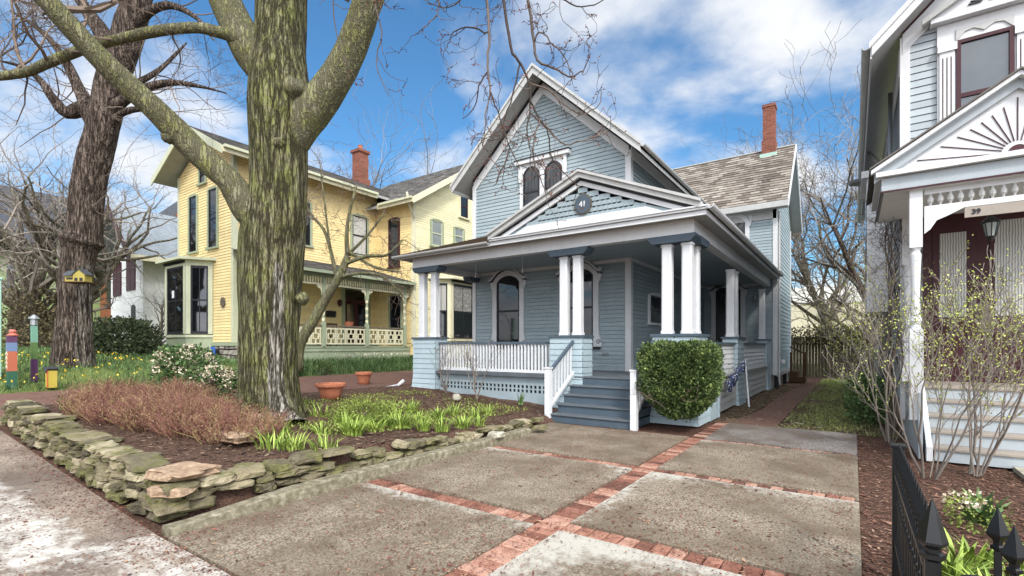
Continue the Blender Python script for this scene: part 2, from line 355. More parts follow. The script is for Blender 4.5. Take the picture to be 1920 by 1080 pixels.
def shingles(mb, p, u, v, Lf, Rf, length, exp=.15, w=.25, thick=.012, tr=(0, 1), r=None, tf=None):
    """rows of shingles on the slope p + u*a + v*b (b from 0 at the eave to length)"""
    r = r or rnd; p = Vector(p); u = Vector(u).normalized(); v = Vector(v).normalized(); nrm = u.cross(v).normalized()
    if nrm.z < 0: nrm = -nrm
    rows = int(length / exp) + 1
    for i in range(rows):
        b0, b1 = i * exp, min((i + 1) * exp + .01, length)
        if b1 - b0 < .02: continue
        a0, a1 = Lf(b0), Rf(b0); a = a0 - (w * .5 if i % 2 else 0) 
        while a < a1 - .01:
            e = a + w
            x0, x1 = max(a, a0) + .004, min(e, a1) - .004; y0, y1 = max(a, Lf(b1)) + .004, min(e, Rf(b1)) - .004
            if x1 > x0 and y1 > y0:
                t = tf(a, b0, r) if tf else r.uniform(*tr); th = thick * r.uniform(.8, 1.3)
                A = p + u * x0 + v * b0 + nrm * th; B = p + u * x1 + v * b0 + nrm * th
                Cc = p + u * y1 + v * b1 + nrm * .002; D = p + u * y0 + v * b1 + nrm * .002
                mb.poly([A, B, Cc, D], t); mb.poly([p + u * x0 + v * b0, p + u * x1 + v * b0, B, A], 0)
            a = e
    return mb
def arcpath(cx, z0, w, h, rise, n=10, grow=0.0):
    """up the left side, over the (arched) top, down the right side"""
    x0, x1 = cx - w / 2 - grow, cx + w / 2 + grow; zs = z0 + h - rise; pts = [(x0, z0), (x0, zs)]
    for i in range(1, n):
        u = i / n; pts.append((x0 + (x1 - x0) * u, zs + (rise + grow) * (1 - (2 * u - 1) ** 2) ** .75))
    pts += [(x1, zs), (x1, z0)]; return pts
def window(par, FM, cx, z0, w, h, rise=0.0, cas='white', sash='dark', cw=.12, hood=False, pane='glass', muntin=0, feet=False, name='window', sill=True, split=.5, casing_label=None):
    """casing with a sash, a pane, a sill and, on the old houses, an arched hood with brackets"""
    ip = arcpath(cx, z0, w, h, max(rise, .001)); op = arcpath(cx, z0, w, h, max(rise, .001), grow=cw)
    m = MB(FM); m.strip(ip, op, -.06, .0)
    if feet:
        for s_ in (-1, 1):
            x = cx + s_ * (w / 2 + cw)
            m.prism([(x, z0), (x + s_ * .09, z0), (x + s_ * .09, z0 + .1), (x + s_ * .03, z0 + .3), (x, z0 + .5)][::s_], -.058, .0)
            m.prism([(x, z0 + h - .45), (x + s_ * .04, z0 + h - .4), (x + s_ * .09, z0 + h - .22), (x + s_ * .05, z0 + h - .18), (x + s_ * .1, z0 + h - .02), (x, z0 + h)][::s_], -.058, .0)
    o = m.build(name, cas, par)
    if feet:
        sc = MB(FM)
        for s_ in (-1, 1):
            c = Vector((cx + s_ * (w / 2 + cw + .0), -.07, z0 + .14)); pp = []
            for i in range(15):
                an = i * .62; rr = .075 * (1 - i / 18); pp.append(c + Vector((s_ * rr * math.cos(an), 0, rr * math.sin(an))))
            sc.tube(pp, [.009] * 15, 5)
        sc.build('scroll_bracket', 'dark', o)
    if hood:
        hp = arcpath(cx, z0, w, h, rise, grow=cw + .0)[1:-1]; hp = [(hp[0][0] - .1, hp[0][1] + .03), (hp[0][0] - .01, hp[0][1] + .04)] + hp[2:-2] + [(hp[-1][0] + .01, hp[-1][1] + .04), (hp[-1][0] + .1, hp[-1][1] + .03)]
        hm = MB(FM); hm.strip([(a, b + .035) for a, b in hp], [(a, b + .1) for a, b in hp], -.17, 0); hm.build('hood_moulding', cas, o)
        hd = MB(FM); hd.strip([(a, b + .0) for a, b in hp], [(a, b + .034) for a, b in hp], -.12, 0); hd.build('hood_dark_line', 'dark', o)  # thin black strip below the hood moulding
    s = MB(FM); i2 = arcpath(cx, z0 + .0, w, h, max(rise, .001), grow=-.055); i2[0] = (i2[0][0], z0 + .06); i2[-1] = (i2[-1][0], z0 + .06)
    s.strip(i2, [(ip[0][0] + .001, z0 + .06)] + [(a * .999 + cx * .001, b - .001) for a, b in ip[1:-1]] + [(ip[-1][0] - .001, z0 + .06)], -.035, .0)
    s.box(cx - w / 2 + .002, cx + w / 2 - .002, -.035, 0, z0 + .001, z0 + .065)
    s.box(cx - w / 2 + .05, cx + w / 2 - .05, -.04, 0, z0 + h * split - .03, z0 + h * split + .03)
    for q in range(muntin):
        x = cx - w / 2 + w * (q + 1) / (muntin + 1); s.box(x - .014, x + .014, -.032, 0, z0 + .06, z0 + h - .05)
    s.build('sash', sash, o)
    g = MB(FM); gp = arcpath(cx, z0 + .02, w - .08, h - .06, max(rise, .001)); g.prism(gp[::-1], -.012, .0); g.build('pane', pane, o)
    if sill: MB(FM).box(cx - w / 2 - cw - .05, cx + w / 2 + cw + .05, -.11, 0, z0 - .07, z0 - .002).build('sill', sash if feet else cas, o)
    return o
def rake(mb, x0, z0, x1, z1, hv, y0, y1, drop=0.0):
    """sloping board from (x0,z0) to (x1,z1) whose vertical depth is hv, extruded y0..y1"""
    p = [(x0, z0 - drop - hv), (x1, z1 - drop - hv), (x1, z1 - drop), (x0, z0 - drop)]
    if x1 < x0: p = p[::-1]
    return mb.prism(p, y0, y1)
def band(mb, xe, ze, xa, za, d1, d2, zmin, y0, y1):
    """raking band lying d1..d2 below the line (xe,ze)-(xa,za), cut off at zmin"""
    sl = (za - ze) / (xa - xe); f1 = xe + (zmin + d1 - ze) / sl; f2 = xe + (zmin + d2 - ze) / sl
    p = [(f1, zmin), (f2, zmin), (xa, za - d2), (xa, za - d1)]
    if xa < xe: p = p[::-1]
    return mb.prism(p, y0, y1)
def textmesh(s, size, FM, depth=.012, bold=0.0):
    cu = bpy.data.curves.new('lettering', 'FONT'); cu.body = s; cu.size = size; cu.extrude = depth; cu.align_x = 'CENTER'; cu.offset = bold; cu.resolution_u = 3
    o = bpy.data.objects.new('lettering', cu); col.objects.link(o); bpy.context.view_layer.update()
    me = bpy.data.meshes.new_from_object(o.evaluated_get(bpy.context.evaluated_depsgraph_get())); bpy.data.objects.remove(o)
    mb = MB(); mb.v = [tuple(FM @ Vector((v.co.x, -v.co.z, v.co.y))) for v in me.vertices]; mb.t = [.5] * len(mb.v); mb.f = [tuple(p.vertices) for p in me.polygons]
    return mb
# ------------------------------------------------------------------ terrain
def slope(x): return .052 * max(0.0, -5.0 - x)
def gz(x, y):
    s = slope(x)
    if y < 1.8 or x > -5.12: return s if x <= -5.12 else 0.0
    e = .36 - .20 * sm(2, 8.5, y)
    if x < -11.25:   # neighbour's drive and yard
        e2 = .06 if x > -15.1 else .10 + .30 * sm(-15.3, -17.3, x)
        e2 = e2 * sm(1.8, 2.2, y)
        return s + (e + (e2 - e) * sm(-11.2, -11.6, x))
    return s + e * sm(-5.22, -5.45, x) * sm(1.92, 2.2, y)
# ------------------------------------------------------------------ ground sheet
def frange(a, b, s):
    o = []; x = a
    while x < b - 1e-6: o.append(x); x += s
    return o
xs = [-400, -200, -110] + frange(-75, -24, 3) + frange(-24, -12, .6) + frange(-12, -5.6, .25) + frange(-5.6, -5.0, .07) + frange(-5.0, 3, .3) + frange(3, 20, 2) + [20, 40, 90, 200, 400]
ys = [-60, -20, -6, 0, 1.2] + frange(1.76, 2.3, .06) + frange(2.3, 12, .25) + frange(12, 34, 1.0) + frange(34, 80, 8) + [80, 140, 250, 500]
mb = MB()
for y in ys:
    for x in xs:
        z = gz(x, y) - .035
        if -11.2 < x < -5.4 and y > 2.1: z += .05 * nz(x, y, 3, 1.1) + .02 * nz(x, y, 5, 4)
        g = 0.0
        if x < -15.2 and y > 1.9: g = .95
        if -11.2 < x < -6 and 3 < y < 9.6: g = .3 + .3 * nz(x, y, 7, .8)
        if -1.1 < x and y > 11.2: g = .56 + .25 * nz(x, y, 2, .7) + .12 * sm(17, 24, y)
        if y > 33: g = .8
        if x > 1.0 and y < 9.3: g = .15
        mb.v.append((x, y, z)); mb.t.append(g)
nx = len(xs)
for j in range(len(ys) - 1):
    for i in range(nx - 1): mb.f.append((j * nx + i, j * nx + i + 1, (j + 1) * nx + i + 1, (j + 1) * nx + i))
tag(mb.build('ground', 'ground', smooth=True), kind='structure')
# sheets following the terrain
def slab(name, mat, x0, x1, y0, y1, top=0.0, att=None, step=.12, zf=None, edge=.06):
    nxx = max(2, int((x1 - x0) / step)); nyy = max(2, int((y1 - y0) / step)); mb = MB()
    for j in range(nyy + 1):
        for i in range(nxx + 1):
            x = x0 + (x1 - x0) * i / nxx; y = y0 + (y1 - y0) * j / nyy
            mb.v.append((x, y, top + (zf(x, y) if zf else 0))); mb.t.append(att(x, y) if att else 0)
    for j in range(nyy):
        for i in range(nxx): a = j * (nxx + 1) + i; mb.f.append((a, a + 1, a + nxx + 2, a + nxx + 1))
    per = [i for i in range(nxx + 1)] + [(j * (nxx + 1) + nxx) for j in range(1, nyy + 1)] + [nyy * (nxx + 1) + i for i in range(nxx - 1, -1, -1)] + [j * (nxx + 1) for j in range(nyy - 1, 0, -1)]
    b = len(mb.v)
    for q in per: v = mb.v[q]; mb.v.append((v[0], v[1], v[2] - edge)); mb.t.append(mb.t[q])
    for i in range(len(per)): j = (i + 1) % len(per); mb.f.append((per[i], b + i, b + j, per[j]))
    return tag(mb.build(name, mat), kind='structure')
JY = [1.75, 4.05, 6.5, 9.05]; BW = .2; SX0, SX1 = -2.42, -2.17
def pale(edgex, dirx, ytop):
    def f(x, y):
        dx = (x - edgex) * dirx; dy = ytop - y
        v = .85 * math.exp(-dy / .30) + .75 * math.exp(-dx / .35) * (1 if dirx > 0 else .5)
        return min(.95, v * (.75 + .5 * nz(x, y, 1, .9)) + .12 * nz(x, y, 9, 2))
    return f
slab('driveway', 'aggregate', -4.84, SX0 - .01, 1.77, 4.05 - BW - .01, att=lambda x, y: pale(SX0, -1, 3.8)(x, y) * .9 + .35 * sm(-4.2, -4.8, x) * sm(2.7, 1.9, y))
slab('driveway', 'aggregate', -4.84, SX0 - .01, 4.06, 6.5 - BW - .01, top=.012, att=pale(SX0, -1, 6.25))
slab('driveway', 'aggregate', -5.3, SX0 - .01, 6.51, 9.08, top=.01, att=lambda x, y: .1)
slab('driveway', 'aggregate', SX1 + .01, .05, 1.77, 4.05 - BW - .01, att=lambda x, y: min(.9, pale(SX1, 1, 3.8)(x, y) + .15))
slab('driveway', 'aggregate', SX1 + .01, .05, 4.06, 6.5 - BW - .01, top=.01, att=lambda x, y: min(.9, pale(SX1, 1, 6.25)(x, y) + .06))
slab('driveway', 'aggregate', SX1 + .01, .05, 6.51, 9.05 - .16, top=.012, att=lambda x, y: .75 * pale(SX1, 1, 8.95)(x, y) - .12 * sm(-1.6, -.8, x))
slab('driveway', 'aggregate_grey', SX1 + .01, .05, 9.06, 11.1, top=.015, att=lambda x, y: .35 * sm(-1.4, -.4, x))
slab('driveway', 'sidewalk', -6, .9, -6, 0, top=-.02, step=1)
# sidewalk slabs (they climb to the left with the street)
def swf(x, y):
    v = .62 + .3 * nz(x * .6, y * 2.2, 4, .8) - .85 * sm(1.1, 1.75, y) * sm(-4.6, -5.4, x) - .45 * sm(-7.2, -9.5, x)  # streaked sun dapples, with shade painted in by the wall and to the left
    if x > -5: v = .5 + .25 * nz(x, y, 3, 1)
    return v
jx = [8, 6.25, 4.5, 2.75, 1.0, -.75, -2.25, -4.0, -5.75, -7.5, -9.25, -11.0, -12.75, -14.5, -16.25, -18, -19.75, -21.5, -23.25, -25]
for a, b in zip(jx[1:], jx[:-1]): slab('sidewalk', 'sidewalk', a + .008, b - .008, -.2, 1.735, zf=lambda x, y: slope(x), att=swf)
slab('road', 'sidewalk', -60, 20, -12, -1.6, top=-.1, step=2, zf=lambda x, y: slope(x), att=lambda x, y: -.5)
slab('driveway', 'brickpath', -15.05, -11.55, 1.9, 30, top=.03, step=.6, zf=gz, att=lambda x, y: 0)
# walkway beside the house
mb = MB(); pth = [(-1.85, 11.12, .56), (-1.7, 12.2, .42), (-1.6, 14, .32), (-1.62, 18, .36), (-1.5, 21, .38), (-1.2, 24, .3)]
for i, (x, y, w) in enumerate(pth): mb.v += [(x - w, y, .004), (x + w, y, .004)]; mb.t += [0, 0]
for i in range(len(pth) - 1): mb.f.append((2 * i, 2 * i + 1, 2 * i + 3, 2 * i + 2))
tag(mb.build('walkway', 'brickpath'), kind='structure')
# brick bands: every paver a little block
def pavers(x0, x1, y0, y1, across, name='brick_band'):
    mb = MB(); r = random.Random(int(x0 * 7 + y0 * 13)); pos = y0 if across == 'x' else x0; end = y1 if across == 'x' else x1
    while pos < end - .03:
        L = min(.135 * r.uniform(.93, 1.07), end - pos); z = r.uniform(-.006, .004); g = .006; t = r.random()
        if across == 'x': X0, X1, Y0, Y1 = x0, x1, pos + g, pos + L - g
        else: X0, X1, Y0, Y1 = pos + g, pos + L - g, y0, y1
        c = .012; j = [r.uniform(-.004, .004) for _ in range(8)]
        b = [(X0, Y0), (X1, Y0), (X1, Y1), (X0, Y1)]; i = len(mb.v)
        mb.v += [(p[0], p[1], -.05) for p in b] + [(p[0] + j[q], p[1] + j[q + 4], z - .01) for q, p in enumerate(b)]
        mb.v += [(X0 + c, Y0 + c, z), (X1 - c, Y0 + c, z), (X1 - c, Y1 - c, z), (X0 + c, Y1 - c, z)]; mb.t += [t] * 12
        for q in range(4):
            w = (q + 1) % 4; mb.f.append((i + q, i + w, i + 4 + w, i + 4 + q)); mb.f.append((i + 4 + q, i + 4 + w, i + 8 + w, i + 8 + q))
        mb.f.append((i + 8, i + 9, i + 10, i + 11)); pos += L
    tag(mb.build(name, 'paver'), kind='structure')
pavers(SX0, SX1, 1.8, 11.3, 'x')
for y in JY[1:3]: pavers(-4.84, SX0 - .005, y - BW, y - .005, 'y')
for y in JY[1:4]: pavers(SX1 + .005, .04, y - (BW if y < 9 else .15), y - .005, 'y')
# kerb
mb = MB(); r = random.Random(3); yy = 1.78
prof = [(-.14, -.05), (-.135, .1), (-.12, .125), (.02, .128), (.05, .11), (.07, -.05)]
ys_ = [1.8 + i * .2 for i in range(30)]
for i, y in enumerate(ys_):
    h = .45 + .55 * sm(1.8, 3.2, y)
    for a, z in prof: mb.v.append((-4.92 + a + .012 * nz(0, y, 2, 2), y, (z if z < 0 else z * h + .01 * nz(a, y, 1, 3)))); mb.t.append(.5)
for i in range(len(ys_) - 1):
    for q in range(5): a = i * 6 + q; mb.f.append((a, a + 1, a + 7, a + 6))
mb.f.append((5, 4, 3, 2, 1, 0)); n6 = len(mb.v) - 6; mb.f.append(tuple(n6 + q for q in range(6)))
tag(mb.build('kerb', 'concrete'), kind='structure')
tag(slab('stone_path', 'stone_pale', 1.75, 6, 5.5, 9.2, top=.035, step=.5), kind='structure')
# ------------------------------------------------------------------ stones and stone walls
def stone(mb, c, sx, sy, sz, seed, t=.5, rz=0, tilt=0, nu=20, nv=9, pw=.30):
    r = random.Random(seed); o = r.uniform(0, 100); base = len(mb.v); cs, sn = math.cos(rz), math.sin(rz); ct, st = math.cos(tilt), math.sin(tilt)
    def sp(v, e): return math.copysign(abs(v) ** e, v)
    for j in range(nv + 1):
        ph = -math.pi / 2 + math.pi * j / nv
        for i in range(nu):
            th = 2 * math.pi * i / nu
            x = sp(math.cos(ph), pw) * sp(math.cos(th), pw * 1.3); y = sp(math.cos(ph), pw) * sp(math.sin(th), pw * 1.3); z = sp(math.sin(ph), pw * 1.4)
            k_ = 1 + .34 * mn.noise(Vector((x * 1.3 + o, y * 1.3, z * .5))) + .13 * mn.noise(Vector((x * 3 + o, y * 3, z * 2))) + .10 * mn.cell(Vector((x * 2.2 + o, y * 2.2, z * 1.6)))
            x, y, z = x * sx / 2 * k_, y * sy / 2 * k_, z * sz / 2 * (.85 + .3 * mn.noise(Vector((x + o, y * 1.5, 2)))) + .12 * sz * mn.noise(Vector((x * 2 + o, y * 2, 5)))
            x, z = x * ct - z * st, x * st + z * ct
            mb.v.append((c[0] + x * cs - y * sn, c[1] + x * sn + y * cs, c[2] + z)); mb.t.append(t)
    for j in range(nv):
        for i in range(nu): a = base + j * nu + i; b = base + j * nu + (i + 1) % nu; mb.f.append((a, b, b + nu, a + nu))
    return mb
wl = empty('stone_wall', (-8.2, 1.95, slope(-8.2)), 'long mossy dry stacked stone wall rising along the sidewalk', 'stone wall')
wr = empty('stone_wall', (-5.3, 5, .12), 'low dry stacked stone edging behind the concrete kerb beside the driveway', 'stone wall')
r = random.Random(11); seed = 0; cnt = 0
def ms(par, c, *a, mat='stone', **kw):
    global cnt
    m = MB(); stone(m, c, *a, **kw); cnt += 1; return m.build('stone', mat, par)
backs = MB()
for lay, (hz, th) in enumerate([(.045, .105), (.13, .095), (.21, .09), (.285, .09), (.355, .08)]):
    x = -5.12 - (.0 if lay % 2 else .1)
    while x > -11.5:
        L = r.uniform(.15, .38) if lay < 4 else r.uniform(.2, .46)
        seed += 1
        dep = r.uniform(.2, .32) if lay < 4 else r.uniform(.26, .4)
        yc = 1.80 + dep / 2 + .02 * lay + r.uniform(-.035, .035) - (.03 if lay == 4 else 0)
        xm = x - L / 2
        if not (lay == 4 and (x > -5.5 or r.random() < .1)) and r.random() > .04: ms(wl, (xm, yc, slope(xm) + hz + r.uniform(-.012, .014)), L * .97, dep, th * r.uniform(.75, 1.3), seed, t=r.random(), rz=r.uniform(-.2, .2), tilt=r.uniform(-.12, .1) - .04)
        x -= L * .97
ms(wl, (-5.46, 2.1, .40), .56, .46, .11, 777, t=.8, mat='stone_pink', rz=.15, tilt=.02, nu=16)
ms(wl, (-5.28, 1.98, .29), .34, .3, .10, 778, t=.8, rz=.5, mat='stone_pink')
# kerb-side stones
cnt = 0
for lay in range(3):
    y = 1.97 + .1 * lay
    while y < 8.1:
        L = r.uniform(.18, .42) if lay < 2 else r.uniform(.25, .48); ym = y + L / 2
        top = .37 - .15 * sm(2.2, 7.5, ym)
        zc = [.10, .21, .305][lay]
        if lay == 1 and top < .30: zc = top - .07
        if zc + .04 < top + .02 and not (lay == 2 and ym > 5.0) and r.random() > .06:
            seed += 1; dep = r.uniform(.2, .3) + .1 * (lay == 2)
            ms(wr, (-5.19 - dep * .42 + .0 * lay + r.uniform(-.03, .03), ym, zc + r.uniform(-.01, .02)), dep, L, r.uniform(.09, .14), seed, t=r.uniform(.2, 1), rz=r.uniform(-.25, .25), tilt=r.uniform(-.12, .12), pw=.42)
        y += L * .98
for i, (px, py, s) in enumerate([(895, 803, .34), (925, 806, .4), (955, 797, .42), (850, 818, .36), (985, 783, .3), (1005, 790, .28), (1010, 775, .3), (975, 795, .34), (1012, 800, .25), (930, 818, .3), (870, 822, .3)]):
    d = (1.65 - .12) * F / (py - HZ); p = at(px, py, d); ms(wr, (p.x, p.y, p.z - .02 + .05 * (i % 2)), s, s * .75, .11, 500 + i, t=r.uniform(.3, 1), rz=r.uniform(-.6, .6), tilt=r.uniform(-.1, .1), mat='stone_pale' if i % 3 == 0 else 'stone')
ms(wr, (-6.5, 3.15, gz(-6.5, 3.15) + .06), .5, .35, .14, 901, t=.7, mat='stone_pink')
def rock(px, py, z, s, mat, label, seed, fl=.7):
    d = (CH - z) * F / (py - HZ); p = at(px, py, d); m = MB(); stone(m, (p.x, p.y, p.z + s * fl * .3), s, s * .85, s * fl, seed, rz=seed, pw=.6)
    return tag(m.build('rock', mat, loc=(p.x, p.y, p.z), smooth=True), label, 'rock')
rock(857, 750, .33, .2, 'stone_pale', 'small pale rock at the foot of the bare shrub before the porch lattice', 61, 1)
rock(478, 800, .42, .3, 'stone_pink', 'pinkish rock leaning against the foot of the mossy trunk', 62, .8)
rock(497, 815, .42, .22, 'stone_pale', 'flat grey rock lying in the mulch below the mossy trunk', 63, .3)
# ------------------------------------------------------------------ litter
def scatter(name, label, n, fn, mat='litter', smin=.008, smax=.022, seed=5, cat='litter'):
    r = random.Random(seed); m = MB()
    for i in range(n):
        p = fn(r)
        if p is None: continue
        x, y, z = p; s = r.uniform(smin, smax) * (2.0 if r.random() < .05 else 1); az = r.uniform(0, 6.28); a = r.uniform(.3, .9); t = r.random()
        ux, uy = math.cos(az) * s, math.sin(az) * s; tl = r.uniform(-.25, .5) * s; zz = z + .004 + abs(tl) * .4
        m.poly([(x - ux, y - uy, zz), (x + uy * a * .5, y - ux * a * .5, zz + tl * .3), (x + ux, y + uy, zz + tl * .5), (x - uy * a * .5, y + ux * a * .5, zz)], t)
    return tag(m.build(name, mat), label, cat, kind='stuff')
def f_drive(r):
    x = r.uniform(-4.8, 0); y = 1.8 + 9.3 * r.random() ** 1.3
    dens = .32 + .7 * sm(8.0, 9.1, y) * (x < -2.4) + .5 * nz(x, y, 3, 1.1) + .45 * (abs(x + 2.29) < .2) + .35 * (abs(y - 3.95) < .15) + .35 * (abs(y - 6.4) < .13) + .5 * sm(-4.3, -4.85, x) + .35 * sm(-.4, .05, x)
    return (x, y, .01) if r.random() < dens else None
scatter('leaf_litter', 'red brown bud scales and leaf bits scattered over the driveway panels', 60000, f_drive, smin=.006, smax=.017)
def f_side(r):
    x = r.uniform(-13, -2.3); y = r.uniform(.2, 1.76); dens = .25 + .6 * nz(x * .7, y * 2, 6, 1.2) + .9 * sm(1.35, 1.76, y)
    return (x, y, slope(x)) if r.random() < dens else None
scatter('leaf_litter', 'red brown litter strewn over the sidewalk below the stacked stones', 30000, f_side, seed=6, smin=.006, smax=.017)
def f_bed(r):
    x = r.uniform(-11.1, -5.4); y = r.uniform(2.15, 10.2); return (x, y, gz(x, y) - .02)
scatter('wood_mulch', 'loose brown mulch and dead leaves covering the raised bed', 20000, f_bed, mat='mulch', seed=7, smin=.015, smax=.045, cat='mulch')
def f_strip(r):
    x = r.uniform(.06, 1.7) if r.random() < .8 else r.uniform(1.2, 2.4); y = r.uniform(2.3, 11); return (x, y, gz(x, y) - .03)
scatter('wood_mulch', 'reddish bark chips in the strip between driveway and iron fence', 17000, f_strip, mat='bark_chip', seed=8, smin=.012, smax=.032, cat='mulch')
def f_back(r):
    x = r.uniform(-2.6, .9); y = r.uniform(11.1, 24)
    if abs(x + 1.62) < .36: 
        if r.random() > .12: return None
    return (x, y, 0.0)
scatter('leaf_litter', 'dead leaves lying over the weedy grass beside the blue house', 16000, f_back, mat='ivy', seed=9, smin=.02, smax=.055)
# ================================================================== BLUE HOUSE
H = empty('blue_house', (-6.6, 13.2, 0), 'blue clapboard house with steep white trimmed gable and wraparound columned porch', 'house')
FY = 13.2; XL, XR = -10.8, -5.15; XC = -7.98; RZ = 10.12; SL = .935      # front gable
EL, ER = -11.25, -4.62
def roofz(x): return RZ - SL * abs(x - XC)
f = FRONT(FY); m = MB(f)
wt = lambda x: roofz(x) - .32
clap(m, K(XL), K(XR), .9, wt(XR), .118)
zt = wt(XR)
clap(m, lambda z: XC - (wt(XC) - z) / SL, lambda z: XC + (wt(XC) - z) / SL, zt, wt(XC) - .02, .118)
m.prism([(XL, -.1), (XR, -.1), (XR, wt(XR)), (XC, wt(XC)), (XL, wt(XL))], .03, .12); m.build('wall', 'blue', H)
m = MB(EAST(XR)); clap(m, K(FY), K(21.5), .9, 7.0, .118); m.box(FY, 21.5, .03, .1, -.1, 7.34); m.build('wall', 'blue', H)
m = MB(WEST(XL)); m.box(-28, -FY - .12, .03, .1, -.1, 6.8); clap(m, K(-28), K(-FY), .3, 6.8, .118); m.build('wall', 'blue', H)
# corner boards
m = MB(); m.box(XR - .13, XR + .035, FY - .035, FY - .0, .93, wt(XR)); m.box(XR + .001, XR + .036, FY + .001, FY + .14, .93, 6.928); m.build('corner_board', 'white', H)
m = MB(); m.box(XL - .035, XL + .1, FY - .035, FY, .4, wt(XL)); m.build('corner_board', 'white', H)
m = MB(); m.box(XL, XR, FY - .025, FY + .0, .93, 1.08); m.build('baseboard', 'blue', H)
# roof of the front wing
OV = FY - .62
def gable_roof_y(par, xc, zr, sl, xl, xr, y0, y1, mat, th=.1, exp=.17, w=.28, tf=None, sides=(-1, 1)):
    body = MB(); ln = math.hypot(1, sl)
    for s_, xe in ((-1, xl), (1, xr)):
        ze = zr - sl * abs(xe - xc)
        body.prism(([(xe, ze - th), (xc, zr - th), (xc, zr), (xe, ze)] if s_ < 0 else [(xc, zr - th), (xe, ze - th), (xe, ze), (xc, zr)]), y0, y1)
    o = body.build('roof', 'soffit', par)
    for s_, xe in ((-1, xl), (1, xr)):
        ze = zr - sl * abs(xe - xc); L = math.hypot(xe - xc, zr - ze); sh = MB()
        shingles(sh, (xe, y0 - .02, ze + .004), (0, 1, 0), ((xc - xe) / L, 0, (zr - ze) / L), K(0), K(y1 - y0 + .04), L, exp, w, tf=tf)
        sh.build('shingles', mat, o)
    return o
rf = gable_roof_y(H, XC, RZ, SL, EL, ER, OV, 24.0, 'shingle_grey')
m = MB()
for xe in (EL, ER):
    rake(m, xe, roofz(xe), XC, RZ, .24, OV - .03, OV - .002, drop=-.035)
    rake(m, xe - .04 * (1 if xe < XC else -1), roofz(xe) + .0, XC, RZ + .04, .09, OV - .075, OV - .031, drop=-.055)
m.build('rake_board', 'offwhite', H)
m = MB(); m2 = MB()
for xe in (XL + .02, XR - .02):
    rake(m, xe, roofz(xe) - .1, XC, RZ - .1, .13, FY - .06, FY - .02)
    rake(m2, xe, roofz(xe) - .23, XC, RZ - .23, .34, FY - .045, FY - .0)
m.build('frieze_dark_board', 'dark', H); m2.build('frieze_board', 'white', H)  # black trim board above the white frieze
# soffits lie flat against the underside; gutters along both eaves
def gutter(par, p0, p1, r=.065, mat='offwhite'):
    p0, p1 = Vector(p0), Vector(p1); d = (p1 - p0).normalized(); sd = d.cross(Vector((0, 0, 1))).normalized(); m = MB(); prof = []
    for i in range(9): an = math.pi + math.pi * i / 8; prof.append((math.cos(an) * r, math.sin(an) * r))
    prof = [(r + .012, .01), (r + .012, 0)][::-1][:0] + prof
    prof2 = [(a * .86, b * .86 + .004) for a, b in reversed(prof)]
    full = prof + prof2; n = len(full)
    for p in (p0, p1):
        for a, b in full: m.v.append(tuple(p + sd * a + Vector((0, 0, b)))); m.t.append(.5)
    for j in range(n): m.f.append((j, (j + 1) % n, n + (j + 1) % n, n + j))
    m.f.append(tuple(range(n))[::-1]); m.f.append(tuple(range(n, 2 * n))); return m.build('gutter', mat, par)
gutter(H, (ER + .06, OV, roofz(ER) + .0), (ER + .06, 20.95, roofz(ER) + .0)); gutter(H, (EL - .06, OV, roofz(EL)), (EL - .06, 23, roofz(EL)))
MB().box(ER - .02, ER + .0, OV, 20.9, roofz(ER) - .2, roofz(ER) - .0).build('fascia', 'offwhite', H); MB().box(EL, EL + .02, OV, 24, roofz(EL) - .2, roofz(EL)).build('fascia', 'offwhite', H)
m = MB(); m.box(XR + .02, XR + .05, FY, 21, 6.93, 7.24); m.build('frieze_board', 'white', H); MB().box(XR + .02, XR + .06, FY, 21, 7.245, 7.30).build('frieze_dark_board', 'dark', H)
# paired gable windows
gf = FRONT(FY)
m = MB(gf); gx = -8.0; m.box(-8.86, -7.14, -.05, -.018, 5.7, 7.5)
m.prism([(-8.98, 7.46), (-7.02, 7.46), (-7.02, 7.58), (-8.98, 7.58)], -.16, 0)
for x in (-8.86, -7.14 - .1):
    m.prism([(x - .0, 6.9), (x + .1, 6.9), (x + .12, 7.1), (x + .1, 7.46), (x, 7.46), (x - .02, 7.1)], -.10, -.05)
    m.prism([(x - .0, 5.7), (x + .1, 5.7), (x + .1, 6.0), (x, 6.0)], -.07, -.05)
gw = m.build('window', 'white', H)
MB(gf).box(-9.0, -7.0, -.19, 0, 7.583, 7.61).build('head_flashing', 'dark', gw)
for cx in (-8.4, -7.6):
    s = MB(gf); s.strip(arcpath(cx, 5.8, .6, 1.55, .22, grow=-.045), arcpath(cx, 5.8, .6, 1.55, .22), -.085, -.052); s.box(cx - .28, cx + .28, -.08, -.052, 6.5, 6.56)
    s.box(cx - .3, cx + .3, -.085, -.052, 5.74, 5.82); s.build('sash', 'dark', gw)
    g = MB(gf); g.prism(arcpath(cx, 5.8, .56, 1.5, .2)[::-1], -.062, -.052); g.build('pane', 'glass', gw)
    l = MB(gf)
    for q in range(3): l.tube([(cx - .14 + q * .14, -.068, 6.58), (cx - .1 + q * .1, -.068, 6.85), (cx - .16 + q * .16, -.068, 7.15)], [.006] * 3, 4)
    l.build('leaded_bar', 'dark', gw)
